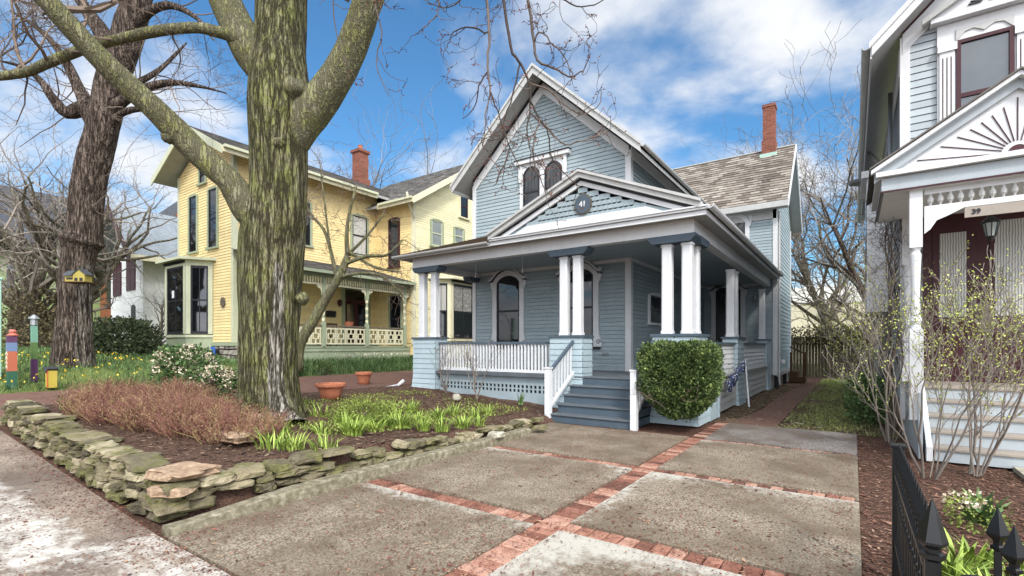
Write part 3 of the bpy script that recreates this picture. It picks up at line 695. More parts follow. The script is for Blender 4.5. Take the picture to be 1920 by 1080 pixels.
# porch windows on the front wall
window(H, FRONT(FY), -9.33, 1.62, .92, 2.33, .22, 'white', 'dark', .17, hood=True, feet=True)
window(H, FRONT(FY), -6.72, 1.62, .92, 2.33, .22, 'white', 'dark', .17, hood=True, feet=True)
window(H, EAST(XR), 15.4, 2.36, 1.3, .85, 0, 'white', 'dark', .11)
m = MB(EAST(XR)); dpath = arcpath(20.0, .95, .95, 2.95, .2); m.strip(dpath, arcpath(20.0, .95, .95, 2.95, .2, grow=.16), -.07, 0); dr = m.build('door', 'white', H)
m = MB(EAST(XR)); m.prism(arcpath(20.0, .95, .93, 2.93, .2)[::-1], -.03, 0); m.build('door_leaf', 'dark', dr)
m = MB(FRONT(FY)); m.box(-5.98, -5.82, -.07, 0, 1.38, 1.44); m.box(-5.94, -5.86, -.1, 0, 1.40, 1.42); m.build('wall_outlet', 'metal', H)
# ---- cross wing
WY0, WY1, WX = 21.5, 26.6, -2.45; WZ = 7.05; WR = 10.2
m = MB(FRONT(WY0)); clap(m, K(XR), K(WX), .6, WZ - .1, .118); m.box(XR, WX, .03, .12, .5, WZ); m.build('wall', 'blue', H)
m = MB(EAST(WX)); yc = (WY0 + WY1) / 2; sl2 = (WR - WZ) / (yc - WY0 + .45)
clap(m, K(WY0 + .12), K(WY1), .62, WZ - .05, .165)
wz2 = WR - .1 - sl2 * (yc - WY0)
m.box(WY0, WY1, .03, .1, .5, WZ - .05)
clap(m, lambda z: yc - (WR - .15 - z) / sl2, lambda z: yc + (WR - .15 - z) / sl2, WZ - .05, WR - .2, .165); m.prism([(WY0, WZ - .05), (WY1, WZ - .05), (WY1, wz2), (yc, WR - .12), (WY0, wz2)], .03, .1)
m.build('wall', 'blue_light', H)
m = MB(); m.box(WX - .12, WX + .035, WY0 - .04, WY0 - 0, .5, WZ); m.box(WX + .001, WX + .036, WY0 + .001, WY0 + .13, .5, WZ); m.build('corner_board', 'white', H)
m = MB(); m.box(WX + .001, WX + .03, WY1 - .12, WY1 + .02, .5, WZ); m.build('corner_board', 'white', H)
m = MB(); m.box(-11, WX, WY1, WY1 + .1, 0, 7); m.build('wall', 'blue', H)
m = MB(); m.box(WX, WX + .05, WY0, WY1 + .05, .45, .62); m.build('skirt_board', 'offwhite', H)
m = MB(); m.box(WX - .25, WX - .1, WY0 + .1, WY1, -.1, .5); m.build('foundation', 'rubble', H)
for y in (WY0 + .25, 24.6): m = MB(); m.box(WX - .12, WX + .02, y, y + .16, -.1, .45); m.build('foundation_post', 'dark', H)
# wing roof (ridge along X) with patterned shingles
RX0, RX1 = -9.0, -2.02; ye0, ye1 = WY0 - .45, WY1 + .45; m = MB()
fe = frame((0, 0, 0), (0, 1, 0), (-1, 0, 0))
m = MB(fe); m.prism([(ye0, WZ - .0), (yc, WR - .1), (yc, WR), (ye0, WZ + .1)], -RX1, -RX0); m.prism([(yc, WR - .1), (ye1, WZ), (ye1, WZ + .1), (yc, WR)], -RX1, -RX0); wroof = m.build('roof', 'soffit', H)
Ls = math.hypot(yc - ye0, WR - WZ - .1)
def tfw(a, b, r): 
    q = .5 + .25 * nz(a * .6, b * .6, 2); return min(1, max(0, q + r.uniform(-.3, .3) + .1))
sh = MB(); shingles(sh, (RX0, ye0, WZ + .104), (1, 0, 0), (0, (yc - ye0) / Ls, (WR - WZ - .1) / Ls), K(0), K(RX1 - RX0 + .02), Ls, .19, .33, thick=.025, tf=tfw); sh.build('shingles', 'shingle_wing', wroof)
sh = MB(); shingles(sh, (RX0, ye1, WZ + .104), (1, 0, 0), (0, -(yc - ye0) / Ls, (WR - WZ - .1) / Ls), K(0), K(RX1 - RX0 + .02), Ls, .3, .3, tf=tfw); sh.build('shingles', 'shingle_wing', wroof)
MB().box(RX0, RX1 + .02, yc - .06, yc + .06, WR, WR + .035).build('ridge_cap', 'offwhite', wroof)
m = MB(fe); rake(m, ye0, WZ + .1, yc, WR, .26, -RX1 - .04, -RX1 - .002, drop=-.03); rake(m, ye1, WZ + .1, yc, WR, .26, -RX1 - .04, -RX1 - .002, drop=-.03); m.build('rake_board', 'white', H)
m = MB(); m.box(ER - .3, RX1, ye0 - .04, ye0, WZ - .12, WZ + .1); m.box(-4.9, RX1 - .02, ye0, WY0 - .001, WZ - .1, WZ - .06); m.box(XR, WX, WY0 - .04, WY0 - .02, 6.6, WZ - .1); m.build('eave_board', 'offwhite', H)
window(H, FRONT(WY0), -3.98, 5.0, .84, 1.85, .25, 'white', 'dark', .16, feet=True)
window(H, FRONT(WY0), -4.2, 1.75, .95, 2.35, .22, 'white', 'dark', .17, hood=True, feet=True)
chm = MB(); chm.box(-3.24, -2.78, yc - .28, yc + .28, 9.7, 12.0); chm.box(-3.28, -2.74, yc - .32, yc + .32, 9.6, 10.55); chm.box(-3.27, -2.75, yc - .31, yc + .31, 12.0, 12.12); ch = chm.build('chimney', 'brick', H)
m = MB(); m.box(-3.34, -2.68, yc - .42, yc - .33, 9.7, 9.95); m.build('flashing', 'copper_green', ch)
# roof edge downspouts
def pipe(par, pts, r=.04, mat='offwhite', name='downspout', n=10): return MB().tube(pts, [r] * len(pts), n).build(name, mat, par, smooth=True)
pipe(H, [(WX + .08, WY0 + .22, 6.9), (WX + .07, WY0 + .22, 6.5), (WX + .07, WY0 + .22, .3), (WX + .12, WY0 + .1, .1)], .045)
pipe(H, [(XL - .1, 10.05, .62), (-11.1, 10.0, .46), (-11.6, 9.9, .36)], .05, 'white'); 
m = MB(); m.lathe((WX + .12, WY0 + .9, 1.0), [(.02, .1), (.08, .1), (.1, -.05), (.09, -.06)], 12); m.build('dryer_vent', 'white', H)
# ---- porch
PY = 10.3; PXL, PXR = -10.78, -2.66; FZ = .93; BZ = 3.96
m = MB(); m.box(PXL + .15, XR - .001, PY + .02, FY, FZ - .05, FZ); m.box(XR, PXR - .1, PY + .02, WY0, FZ - .05, FZ); m.build('porch_floor', 'floor_grey', H)
m = MB(); m.box(PXL, XR, PY + .25, FY - .001, 4.12, 4.15); m.box(XR + .001, PXR - .2, PY + .25, WY0 - .001, 4.12, 4.15); m.build('porch_ceiling', 'ceil', H)
m = MB(); m.box(PXL, XR, FY - .05, FY - .037, 4.02, 4.119); m.box(XR + .037, XR + .06, FY, WY0, 4.02, 4.119); m.box(XR, PXR, WY0 - .06, WY0 - .04, 4.02, 4.119); m.build('crown_moulding', 'white', H)
m = MB(); m.box(PXL, PXR, PY, PY + .24, BZ, 4.24); m.box(PXR - .24, PXR, PY + .241, WY0, BZ, 4.24); m.box(PXL, PXL + .24, PY + .241, FY, BZ, 4.24); m.build('porch_beam', 'white', H)
# eave: soffit board, fascia, gutter
m = MB(); m.box(PXL - .3, PXR + .3, PY - .32, PY + .1, 4.243, 4.27); m.box(PXR - .1, PXR + .3, PY + .101, WY0, 4.243, 4.27); m.box(PXL - .3, PXL + .1, PY + .101, FY + .4, 4.243, 4.27); m.build('soffit', 'soffit', H)
m = MB(); m.box(-7.62, PXR + .32, PY - .345, PY - .32, 4.20, 4.34); m.box(-7.62, PXR + .36, PY - .40, PY - .346, 4.30, 4.345); m.box(-7.62, PXR + .38, PY - .43, PY - .30, 4.346, 4.375); m.box(PXL - .32, -7.621, PY - .34, PY - .32, 4.19, 4.27); m.build('fascia', 'white', H)
MB().box(PXR + .30, PXR + .325, PY - .3, WY0 - .02, 4.2, 4.33).build('fascia', 'white', H); MB().box(PXL - .325, PXL - .30, PY - .3, FY + .4, 4.19, 4.27).build('fascia', 'white', H)
gutter(H, (PXR + .40, PY - .42, 4.37), (PXR + .40, WY0 - .05, 4.37), .075, 'white'); gutter(H, (-7.63, PY - .41, 4.29), (PXL - .4, PY - .41, 4.27), .065)
# porch roof: front slope, right slope, left hip
mr = MB(); zt_ = 5.36; ze_ = 4.29; X0, X1r, Y0 = PXL - .34, PXR + .34, PY - .36
mr.poly([(X0, Y0, ze_), (X1r, Y0, ze_), (XR, FY - .03, zt_), (XL + .9, FY - .03, zt_)]); mr.poly([(X1r, Y0, ze_), (X1r, WY0 - .04, ze_), (XR + .04, WY0 - .04, zt_), (XR + .04, FY - .03, zt_)]); mr.poly([(X0, FY + .5, ze_), (X0, Y0, ze_), (XL + .9, FY - .03, zt_), (XL - .02, FY + .0, 4.6)])
pr_ = mr.build('porch_roof', 'shingle_brown', H)
v_ = Vector((0, FY - .03 - Y0, zt_ - ze_)); LL = v_.length
sh = MB(); shingles(sh, (X0, Y0 - .03, ze_ + .006), (1, 0, 0), v_, lambda b: 1.3 * b / LL * 1.0, lambda b: 3.6 - .0 * b, LL, .14, .24, tf=lambda a, b, r: min(1, max(0, .45 + .5 * nz(a, b, 3, .9) + r.uniform(-.3, .3)))); sh.build('shingles', 'shingle_brown', pr_)
v2_ = Vector((XR + .04 - X1r, 0, zt_ - ze_)); L2 = v2_.length
sh = MB(); shingles(sh, (X1r + .02, Y0, ze_ + .006), (0, 1, 0), v2_, lambda b: (FY - Y0) * b / L2, K(WY0 - Y0 - .05), L2, .14, .24, tf=lambda a, b, r: r.uniform(.3, .8)); sh.build('shingles', 'shingle_grey', pr_)
# pediment over the steps
PX0, PX1, PXC = -7.62, -2.42, -5.05; PYF = PY - .38; pz0 = 4.38; pza = 5.50
m = MB(); m.prism([(PX0 + .5, pz0), (PX1 - .5, pz0), (PXC, pza - .35)], PYF + .1, PYF + .14); tym = m.build('pediment', 'blue', H)
# scalloped shingles of the tympanum
sc = MB(); row = 0; z = pz0 + .12
while z < pza - .42:
    half = (pza - .20 - z - .15) / .428 - .02; x = PXC - half + (.06 if row % 2 else 0)
    while x < PXC + half - .1:
        pts = [(x + .002, z + .15), (x + .002, z + .03)] + [(x + .06 - .058 * math.cos(math.pi * q / 6), z + .03 - .028 * math.sin(math.pi * q / 6)) for q in range(1, 6)] + [(x + .118, z + .03), (x + .118, z + .15)]
        sc.prism(pts, PYF + .091, PYF + .1); x += .12
    z += .115; row += 1
sc.build('scalloped_shingles', 'blue', tym)
m = MB(); m.prism([(PX0 + .72, pz0), (PX1 - .72, pz0), (PX1 - 1.12, pz0 + .17), (PX0 + 1.12, pz0 + .17)], PYF + .045, PYF + .083); m.build('pediment_base_board', 'white', tym)
m = MB(); m2 = MB(); m3 = MB(); m4 = MB()
for xe in (PX0, PX1):
    rake(m, xe, pz0 + .02, PXC, pza, .13, PYF - .06, PYF + .15, drop=-.06); rake(m2, xe, pz0 + .02, PXC, pza, .06, PYF - .11, PYF - .061, drop=-.10)
    sg = 1 if xe < PXC else -1
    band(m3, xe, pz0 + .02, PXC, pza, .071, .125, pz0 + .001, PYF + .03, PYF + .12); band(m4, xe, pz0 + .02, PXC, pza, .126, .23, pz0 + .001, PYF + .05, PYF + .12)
m.build('rake_board', 'offwhite', tym); m2.build('rake_moulding', 'offwhite', tym); m3.build('pediment_dark_board', 'dark', tym); m4.build('pediment_inner_board', 'white', tym)  # black trim band between the rake and the white inner board
m = MB(); a_, b_ = (PX0, pz0 + .06), (PXC, pza + .06)
m.poly([(PX0, PYF - .11, pz0 + .09), (PXC, PYF - .11, pza + .12), (PXC, FY, pza + .12), (PX0 + .2, FY, pz0 + .3)]); m.poly([(PXC, PYF - .11, pza + .12), (PX1, PYF - .11, pz0 + .09), (PX1 - .2, FY, pz0 + .3), (PXC, FY, pza + .12)]); m.build('pediment_roof', 'shingle_grey', tym)
dm = frame((-5.0, PYF + .083, 4.84), (1, 0, 0), (0, 1, 0)); m = MB(dm); m.prism([(.215 * math.cos(a * math.pi / 16), .235 * math.sin(a * math.pi / 16)) for a in range(32)], -.03, 0); pl = m.build('house_number_plaque', 'wood_old', tym)
m = MB(dm); m.prism([(.19 * math.cos(a * math.pi / 16), .21 * math.sin(a * math.pi / 16)) for a in range(32)], -.045, -.031); m.build('plaque_face', 'navy', tym)
textmesh('41', .17, frame((-5.0, PYF + .083 - .05, 4.78), (1, 0, 0), (0, 1, 0)), .008, .004).build('house_number', 'white', tym)
# piers and columns
def pier(x0, x1, y0, y1, zb, zt=1.84, mat='blue_light', step=.14):
    m = MB()
    for fr, a0, a1 in ((FRONT(y0), x0, x1), (EAST(x1), y0, y1), (WEST(x0), -y1, -y0), (frame((0, y1, 0), (-1, 0, 0), (0, -1, 0)), -x1, -x0)):
        q = MB(fr); 
        n = round((zt - zb) / step); h = (zt - zb) / n
        for i in range(n):
            z = zb + i * h; fl = .05 * max(0, 1 - (z - zb) / .5); fl2 = .05 * max(0, 1 - (z + h - zb) / .5)
            z2 = z + .012; q.poly([(a0 - fl, -.012 - fl, z2), (a1 + fl, -.012 - fl, z2), (a1 + fl2, -.0 - fl2, z + h), (a0 - fl2, -.0 - fl2, z + h)]); q.poly([(a0 - fl, .03, z2 + .003), (a1 + fl, .03, z2 + .003), (a1 + fl, -.012 - fl, z2), (a0 - fl, -.012 - fl, z2)])
        off = len(m.v); m.v += q.v; m.t += q.t; m.f += [tuple(i + off for i in ff) for ff in q.f]
    m.box(x0 + .022, x1 - .022, y0 + .022, y1 - .022, zb, zt)
    p = m.build('pier', mat, H); MB().box(x0 - .04, x1 + .04, y0 - .04, y1 + .04, zt + .001, zt + .055).build('pier_cap', 'navy', p); return p
def column(x, y, w=.11, z0=1.9, z1=3.79):
    m = MB(); c = .03
    prof = [(-w, -w + c), (-w + c, -w), (w - c, -w), (w, -w + c), (w, w - c), (w - c, w), (-w + c, w), (-w, w - c)]
    for z, g in ((z0, .015), (z0 + .06, .015), (z0 + .065, 0), (z1 - .05, -.006), (z1 - .045, .012), (z1, .012)):
        for a, b in prof: m.v.append((x + a * (1 + g / w), y + b * (1 + g / w), z)); m.t.append(.5)
    for k_ in range(5):
        for j in range(8): m.f.append((k_ * 8 + j, k_ * 8 + (j + 1) % 8, k_ * 8 + 8 + (j + 1) % 8, k_ * 8 + 8 + j))
    m.f.append(tuple(range(8))[::-1]); m.f.append(tuple(range(40, 48))); return m.build('column', 'white', H)
def capital(x0, x1, y0, y1, shape='x'):
    pts = [(x0, 3.955), (x0, 3.9), (x0 + .1, 3.8), (x1 - .1, 3.8), (x1, 3.9), (x1, 3.955)]
    m = MB(); m.prism(pts[::-1][::-1], y0, y1) if shape == 'x' else None
    if shape == 'y':
        m = MB(frame((0, 0, 0), (0, 1, 0), (-1, 0, 0))); m.prism([(y0, 3.955), (y0, 3.9), (y0 + .1, 3.8), (y1 - .1, 3.8), (y1, 3.9), (y1, 3.955)], -x1, -x0)
    return m.build('capital', 'navy', H)
pier(-10.76, -9.86, PY, PY + .5, .25); column(-10.56, PY + .22); column(-10.08, PY + .22); capital(-10.78, -9.72, PY - .02, PY + .34)
pier(-6.05, -5.17, PY, PY + .5, 0); column(-5.76, PY + .22); column(-5.40, PY + .22); capital(-6.12, -5.04, PY - .02, PY + .34)
pier(-3.52, -2.62, PY, PY + .95, 0, mat='blue_light'); column(-3.26, PY + .2); column(-2.84, PY + .2); column(-2.84, PY + .72)
capital(-3.62, -2.63, PY - .02, PY + .34); capital(-2.98, -2.62, PY + .345, PY + 1.15, 'y')
pier(-3.02, -2.62, 14.7, 15.6, -.02); column(-2.85, 14.9); column(-2.85, 15.38)
pier(-3.02, -2.62, 20.4, 21.2, -.02); column(-2.85, 20.7)
capital(PXL, PXL + .3, FY - .6, FY - .05, 'y')
# closed clapboard parapet along the side
m = MB(EAST(-2.72))
for a, b in ((11.26, 14.68), (15.62, 20.38)): clap(m, K(a), K(b), FZ - .02, 1.68, .12); m.box(a, b, .03, .08, .0, 1.68)
m.build('parapet', 'white', H)
m = MB(EAST(-2.66))
for a, b in ((11.26, 14.68), (15.62, 20.38)): clap(m, K(a), K(b), .02, FZ - .06, .17); m.box(a, b, -.05, .0, FZ - .055, FZ + .0)
m.build('skirt', 'offwhite', H)
m = MB(); m.box(-2.82, -2.66, 11.26, 14.66, 1.685, 1.735); m.box(-2.82, -2.66, 15.64, 20.36, 1.685, 1.735); m.build('parapet_cap', 'navy', H)
m = MB(); m.box(-2.95, -2.55, 11.2, 12.0, 0, .34); m.box(-2.56, -2.52, 11.95, 12.0, 0, .95); m.build('lower_step_block', 'blue_light', H)
# railings between the front piers
m = MB(); m.box(-9.82, -6.09, PY + .1, PY + .2, 1.69, 1.75); rl = m.build('railing', 'navy', H)
m = MB(); m.box(-9.82, -6.09, PY + .11, PY + .19, .96, 1.03); m.build('bottom_rail', 'white', rl)
b0 = None
for i in range(36):
    x = -9.76 + i * 3.62 / 35; mm = MB(); mm.box(x - .021, x + .021, PY + .13, PY + .17, 1.03, 1.69); mm.build('baluster', 'white', rl)
m = MB(); m.box(-9.82, -5.5, PY + .0, PY + .12, .86, .945); m.build('porch_edge', 'floor_grey', H)
m = MB(); x0_, x1_ = -9.8, -6.1
m.box(x0_, x1_, PY + .12, PY + .15, .66, .86); m.box(x0_, x1_, PY + .12, PY + .15, .12, .43)
for z0_, z1_ in ((.43, .455), (.53, .565), (.64, .66)): m.box(x0_, x1_, PY + .12, PY + .15, z0_, z1_)
for i in range(30): x = x0_ + (x1_ - x0_) * i / 29.0; m.box(x - .028, x + .028, PY + .121, PY + .149, .43, .66)
m.build('lattice_panel', 'blue', H); MB().box(x0_, x1_, PY + .3, PY + .32, .1, .86).build('crawlspace_shade', 'dark', H)  # black sheet stands in for the shade under the porch
m = MB(); m.box(-5.2, -3.5, PY + .05, PY + .1, 0, .9); m.build('riser_board', 'navy', H)
# steps
st = MB(); SXL, SXR = -5.36, -3.56; n_ = 5; rz_ = FZ / n_; tr_ = .285
for i in range(n_ - 1): st.box(SXL, SXR, 9.18 + i * tr_, PY + .05, i * rz_, (i + 1) * rz_ - .035)
st.box(SXL, SXR, 9.18 + 4 * tr_ - .02, PY + .06, (n_ - 1) * rz_, FZ - .05)
stairs = st.build('stairs', 'navy', H)
for i in range(n_):
    y = 9.18 + i * tr_; m = MB(); m.box(SXL - .02, SXR + .02, y - .035, (y + tr_ - .0) if i < 4 else PY + .2, (i + 1) * rz_ - .034, (i + 1) * rz_ + (.004 if i == 4 else 0)); m.build('tread', 'floor_grey', stairs, bevel=.008)
def stair_rail(x, foot_top=1.15):
    m = MB(); m.box(x - .06, x + .06, 9.1, 9.22, 0, foot_top); m.box(x - .075, x + .075, 9.085, 9.235, foot_top, foot_top + .03); nw = m.build('newel_post', 'white', stairs)
    fe_ = frame((0, 0, 0), (0, 1, 0), (-1, 0, 0)); m = MB(fe_); m.prism([(9.22, 1.06), (10.3, 1.72), (10.3, 1.78), (9.22, 1.12)], -x - .035, -x + .035); m.build('handrail', 'navy', stairs)
    m = MB(fe_); m.prism([(9.22, .28), (10.3, .97), (10.3, 1.05), (9.22, .36)], -x - .03, -x + .03); m.build('bottom_rail', 'white', stairs)
    for i in range(7):
        y = 9.33 + i * .142; a = (y - 9.22) / 1.08; m = MB(); m.box(x - .018, x + .018, y - .018, y + .018, .32 + .69 * a, 1.08 + .66 * a); m.build('baluster', 'white', stairs)
stair_rail(-5.42); stair_rail(-3.49)
m = MB(EAST(-5.3)); 
# porch hooks, light
for x in (-9.1, -7.45):
    m = MB(); 
    for q in range(14): m.box(x - .008, x + .008, 11.2, 11.216, 4.12 - q * .035 - .022, 4.12 - q * .035)
    m.build('swing_chain', 'white', H)
m = MB(); m.lathe((-3.62, PY + .5, 4.05), [(.05, .07), (.06, .02), (.02, .01), (.03, -.03), (.055, -.09), (.05, -.11)], 10); m.tube([(-3.62, PY + .5, 4.0), (-3.5, PY + .4, 3.93)], [.03, .045], 8); m.build('porch_lamp', 'cream', H)
m = MB(); m.tube([(XR + 2.0, 20.9, 3.75), (XR + 2.0, 20.9, 3.55)], [.01, .01], 6); m.lathe((XR + 2.0, 20.9, 3.4), [(.02, .2), (.07, .14), (.06, 0), (.02, -.03)], 8); m.build('hanging_lantern', 'metal', H)
# rear steps with handrail
m = MB(); m.box(-2.35, -1.75, 25.2, 26.2, .0, .25); m.box(-2.35, -2.05, 25.2, 26.2, .25, .5)
for x, y in ((-1.8, 25.25), (-2.3, 25.25), (-1.8, 26.15)): m.box(x - .04, x + .04, y - .04, y + .04, 0, 1.35)
m.prism([(-2.34, 1.55), (-1.76, 1.25), (-1.76, 1.33), (-2.34, 1.63)], 25.22, 25.28); m.build('back_steps', 'wood_brown', H)
# rolled striped banner on a white pole leaning by the side parapet
bn = empty('banner', (-2.45, 14.2, 0), 'navy and white patterned banner beside a leaning white pole against the porch side', 'banner')
MB().tube([(-2.3, 14.45, 0), (-2.5, 15.1, 1.25)], [.022, .02], 8).build('pole', 'white', bn)
k = NT('star_pattern_cloth'); v = k.coord(); vo = k.new('ShaderNodeTexVoronoi'); vo.inputs['Scale'].default_value = 14; k.ln(v, vo.inputs['Vector'])
M['cloth'] = k.out(k.ramp(vo.outputs['Distance'], [(.28, lin('c9ccd2')), (.36, lin('363d5c'))]), .8)
m = MB(); 
for i in range(12):
    u = i / 11; y = 12.6 + 2.2 * u; z = .72 + .45 * u; w = .18 + .12 * math.sin(u * 7); x = -2.50 + .05 * math.sin(u * 19)
    m.v += [(x, y, z + .06), (x + .06, y, z - .05), (x + .02, y + .02, z - w)]; m.t += [.5] * 3
for i in range(11): a = 3 * i; m.f += [(a, a + 1, a + 4, a + 3), (a + 1, a + 2, a + 5, a + 4)]
bc = m.build('cloth', 'cloth', bn); so = bc.modifiers.new('thick', 'SOLIDIFY'); so.thickness = .012
# ================================================================== YELLOW HOUSE
YX, YY = -19.5, 9.33; YG = .95
Y = empty('yellow_house', (-21.5, 10, YG), 'two storey yellow clapboard house with bay windows and a long spindled porch', 'house')
YL = -24.4; yxc = (YL + YX) / 2; YRZ = 10.5; YSL = .5
yroof = lambda x: YRZ - YSL * abs(x - yxc)
yw = lambda x: yroof(x) - .28
m = MB(FRONT(YY)); clap(m, K(YL), K(YX), 1.78, yw(YX), .115)
clap(m, lambda z: yxc - (yw(yxc) - z) / YSL, lambda z: yxc + (yw(yxc) - z) / YSL, yw(YX), yw(yxc) - .05, .115)
m.prism([(YL, 1.7), (YX, 1.7), (YX, yw(YX)), (yxc, yw(yxc)), (YL, yw(YL))], .03, .12); m.build('wall', 'yellow', Y)
m = MB(EAST(YX)); clap(m, K(YY), K(16.2), 1.78, yw(YX), .115); m.box(YY + .12, 16.2, .03, .12, 1.2, yw(YX)); m.build('wall', 'yellow', Y)
WXE = -16.9
m = MB(FRONT(16.2)); clap(m, K(YX), K(WXE), 1.78, 8.75, .115); m.box(YX, WXE, .03, .12, 1.2, 8.75); m.build('wall', 'yellow', Y)
yrc = 20.9; yrz = 11.75; ysl = .64; yw2 = lambda y: yrz - ysl * abs(y - yrc) - .25
m = MB(EAST(WXE)); clap(m, K(16.2), K(25.6), 1.78, yw2(16.2), .115); clap(m, lambda z: yrc - (yw2(yrc) - z) / ysl, lambda z: yrc + (yw2(yrc) - z) / ysl, yw2(16.2), yw2(yrc) - .05, .115)
m.prism([(16.33, .9), (25.6, .9), (25.6, yw2(25.6)), (yrc, yw2(yrc)), (16.33, yw2(16.33))], .03, .12); m.build('wall', 'yellow_lit', Y)
m = MB(WEST(YL)); m.box(-24, -YY - .13, .03, .12, .9, yw(YL)); m.build('wall', 'yellow', Y)
for a, b, c_, d in ((YX - .14, YX + .035, YY - .035, YY - 0), (YX + .001, YX + .036, YY, YY + .14), (YL - .03, YL + .12, YY - .035, YY)): MB().box(a, b, c_, d, 1.7, yw(YX)).build('corner_board', 'sage_light', Y)
MB().box(WXE - .12, WXE + .035, 16.2 - .035, 16.2, 1.7, 8.7).build('corner_board', 'cream', Y); MB().box(WXE + .001, WXE + .035, 16.2, 16.33, 1.7, 8.7).build('corner_board', 'cream', Y)
m = MB(); m.box(YL, YX + .05, YY - .06, YY, 1.64, 1.78); m.box(YX, YX + .06, YY, 16.2, 1.64, 1.78); m.build('water_table', 'sage', Y)
m = MB(); r = random.Random(8)
fm_ = FRONT(YY + .02)
for zz in range(4):
    x = YL
    while x < YX:
        w = r.uniform(.25, .5); stone(m, (min(x + w / 2, YX - w / 2), YY + .12, .95 + .22 * zz), w, .3, .23, r.randint(0, 999), t=r.random(), nu=8, nv=5); x += w
    y = YY
    while y < 11: w = r.uniform(.25, .5); stone(m, (YX - .1, y + w / 2, .95 + .22 * zz), .3, w, .23, r.randint(0, 999), t=r.random(), nu=8, nv=5); y += w
m.build('foundation', 'rubble', Y)
gable_roof_y(Y, yxc, YRZ, YSL, YL - .75, YX + .75, YY - .75, 24, 'shingle_grey', th=.12, exp=.16, w=.3)
fy = frame((0, 0, 0), (0, 1, 0), (-1, 0, 0)); m = MB(fy); e0, e1 = 16.2 - .6, 25.6 + .6; ez = lambda y: yrz - ysl * abs(y - yrc)
m.prism([(e0, ez(e0) - .12), (yrc, yrz - .12), (yrc, yrz), (e0, ez(e0))], 16.3, 24); m.prism([(yrc, yrz - .12), (e1, ez(e1) - .12), (e1, ez(e1)), (yrc, yrz)], 16.3, 24); yr2 = m.build('roof', 'soffit', Y)
L3 = math.hypot(yrc - e0, yrz - ez(e0)); sh = MB(); shingles(sh, (-24, e0, ez(e0) + .005), (1, 0, 0), (0, (yrc - e0) / L3, (yrz - ez(e0)) / L3), K(0), K(7.72), L3, .16, .3); sh.build('shingles', 'shingle_grey', yr2)
m = MB(fy); rake(m, e0, ez(e0), yrc, yrz, .3, 16.27, 16.298, drop=-.03); rake(m, e1, ez(e1), yrc, yrz, .3, 16.27, 16.298, drop=-.03)
m.build('rake_board', 'cream', Y)
m = MB()
for xe in (YL - .75, YX + .75): rake(m, xe, yroof(xe), yxc, YRZ, .3, YY - .79, YY - .752, drop=-.03)
m.build('rake_board', 'sage_light', Y)
ze = yroof(YX + .75)
m = MB(); m.box(YX + .75, YX + .79, YY - .75, e0 - .0, ze - .2, ze + .03); m.box(YX + .79, WXE + .6, e0 - .04, e0, ez(e0) - .2, ez(e0) + .03); m.build('fascia', 'cream', Y)
MB().box(YX + .79, YX + .92, YY - .75, e0 - .05, ze - .06, ze + .04).build('gutter', 'sage_light', Y); MB().box(YX + .93, WXE + .6, e0 - .15, e0 - .05, ez(e0) - .06, ez(e0) + .04).build('gutter', 'sage_light', Y)
pipe(Y, [(WXE + .3, e0 - .1, 8.6), (WXE + .05, e0 + .3, 8.1), (WXE + .1, 16.15, 7.6)], .05, 'cream')
m = MB(); m.box(-22.35, -21.75, 16.9, 17.5, 9.9, 12.1); m.box(-22.42, -21.68, 16.83, 17.57, 12.1, 12.25); m.box(-22.42, -21.68, 16.83, 17.57, 9.8, 10.7); yc_ = m.build('chimney', 'brick', Y); MB().lathe((-22.05, 17.2, 12.25), [(.13, 0), (.12, .25), (.14, .3)], 10).build('chimney_pot', 'terracotta', yc_)
yk = dict(cas='sage', sash='dark', cw=.1, pane='glass')
window(Y, FRONT(YY), -22.92, 5.6, .68, 2.35, **yk); window(Y, FRONT(YY), -21.15, 5.6, .68, 2.35, **yk); window(Y, FRONT(YY), -22.05, 8.35, .5, .75, **yk)
for yy_ in (12.1, 15.15): window(Y, EAST(YX), yy_, 6.0, .85, 1.85, cas='sage', sash='dark', cw=.1, pane='curtain' if yy_ > 14 else 'glass')
window(Y, EAST(YX), 9.9 + .9, 6.0, .85, 1.85, cas='sage', sash='dark', cw=.1)
window(Y, FRONT(16.2), -18.2, 5.45, .62, 2.3, cas='maroon', sash='dark', cw=.08)
window(Y, EAST(WXE), 17.75, 6.55, .75, 1.25, cas='sage', sash='sage_light', cw=.09, pane='glass_light'); window(Y, EAST(WXE), 19.4, 6.95, .7, .8, cas='sage', sash='sage_light', cw=.09, pane='glass_light'); window(Y, EAST(WXE), 19.8, 8.4, .6, 1.2, cas='cream', sash='maroon', cw=.1)
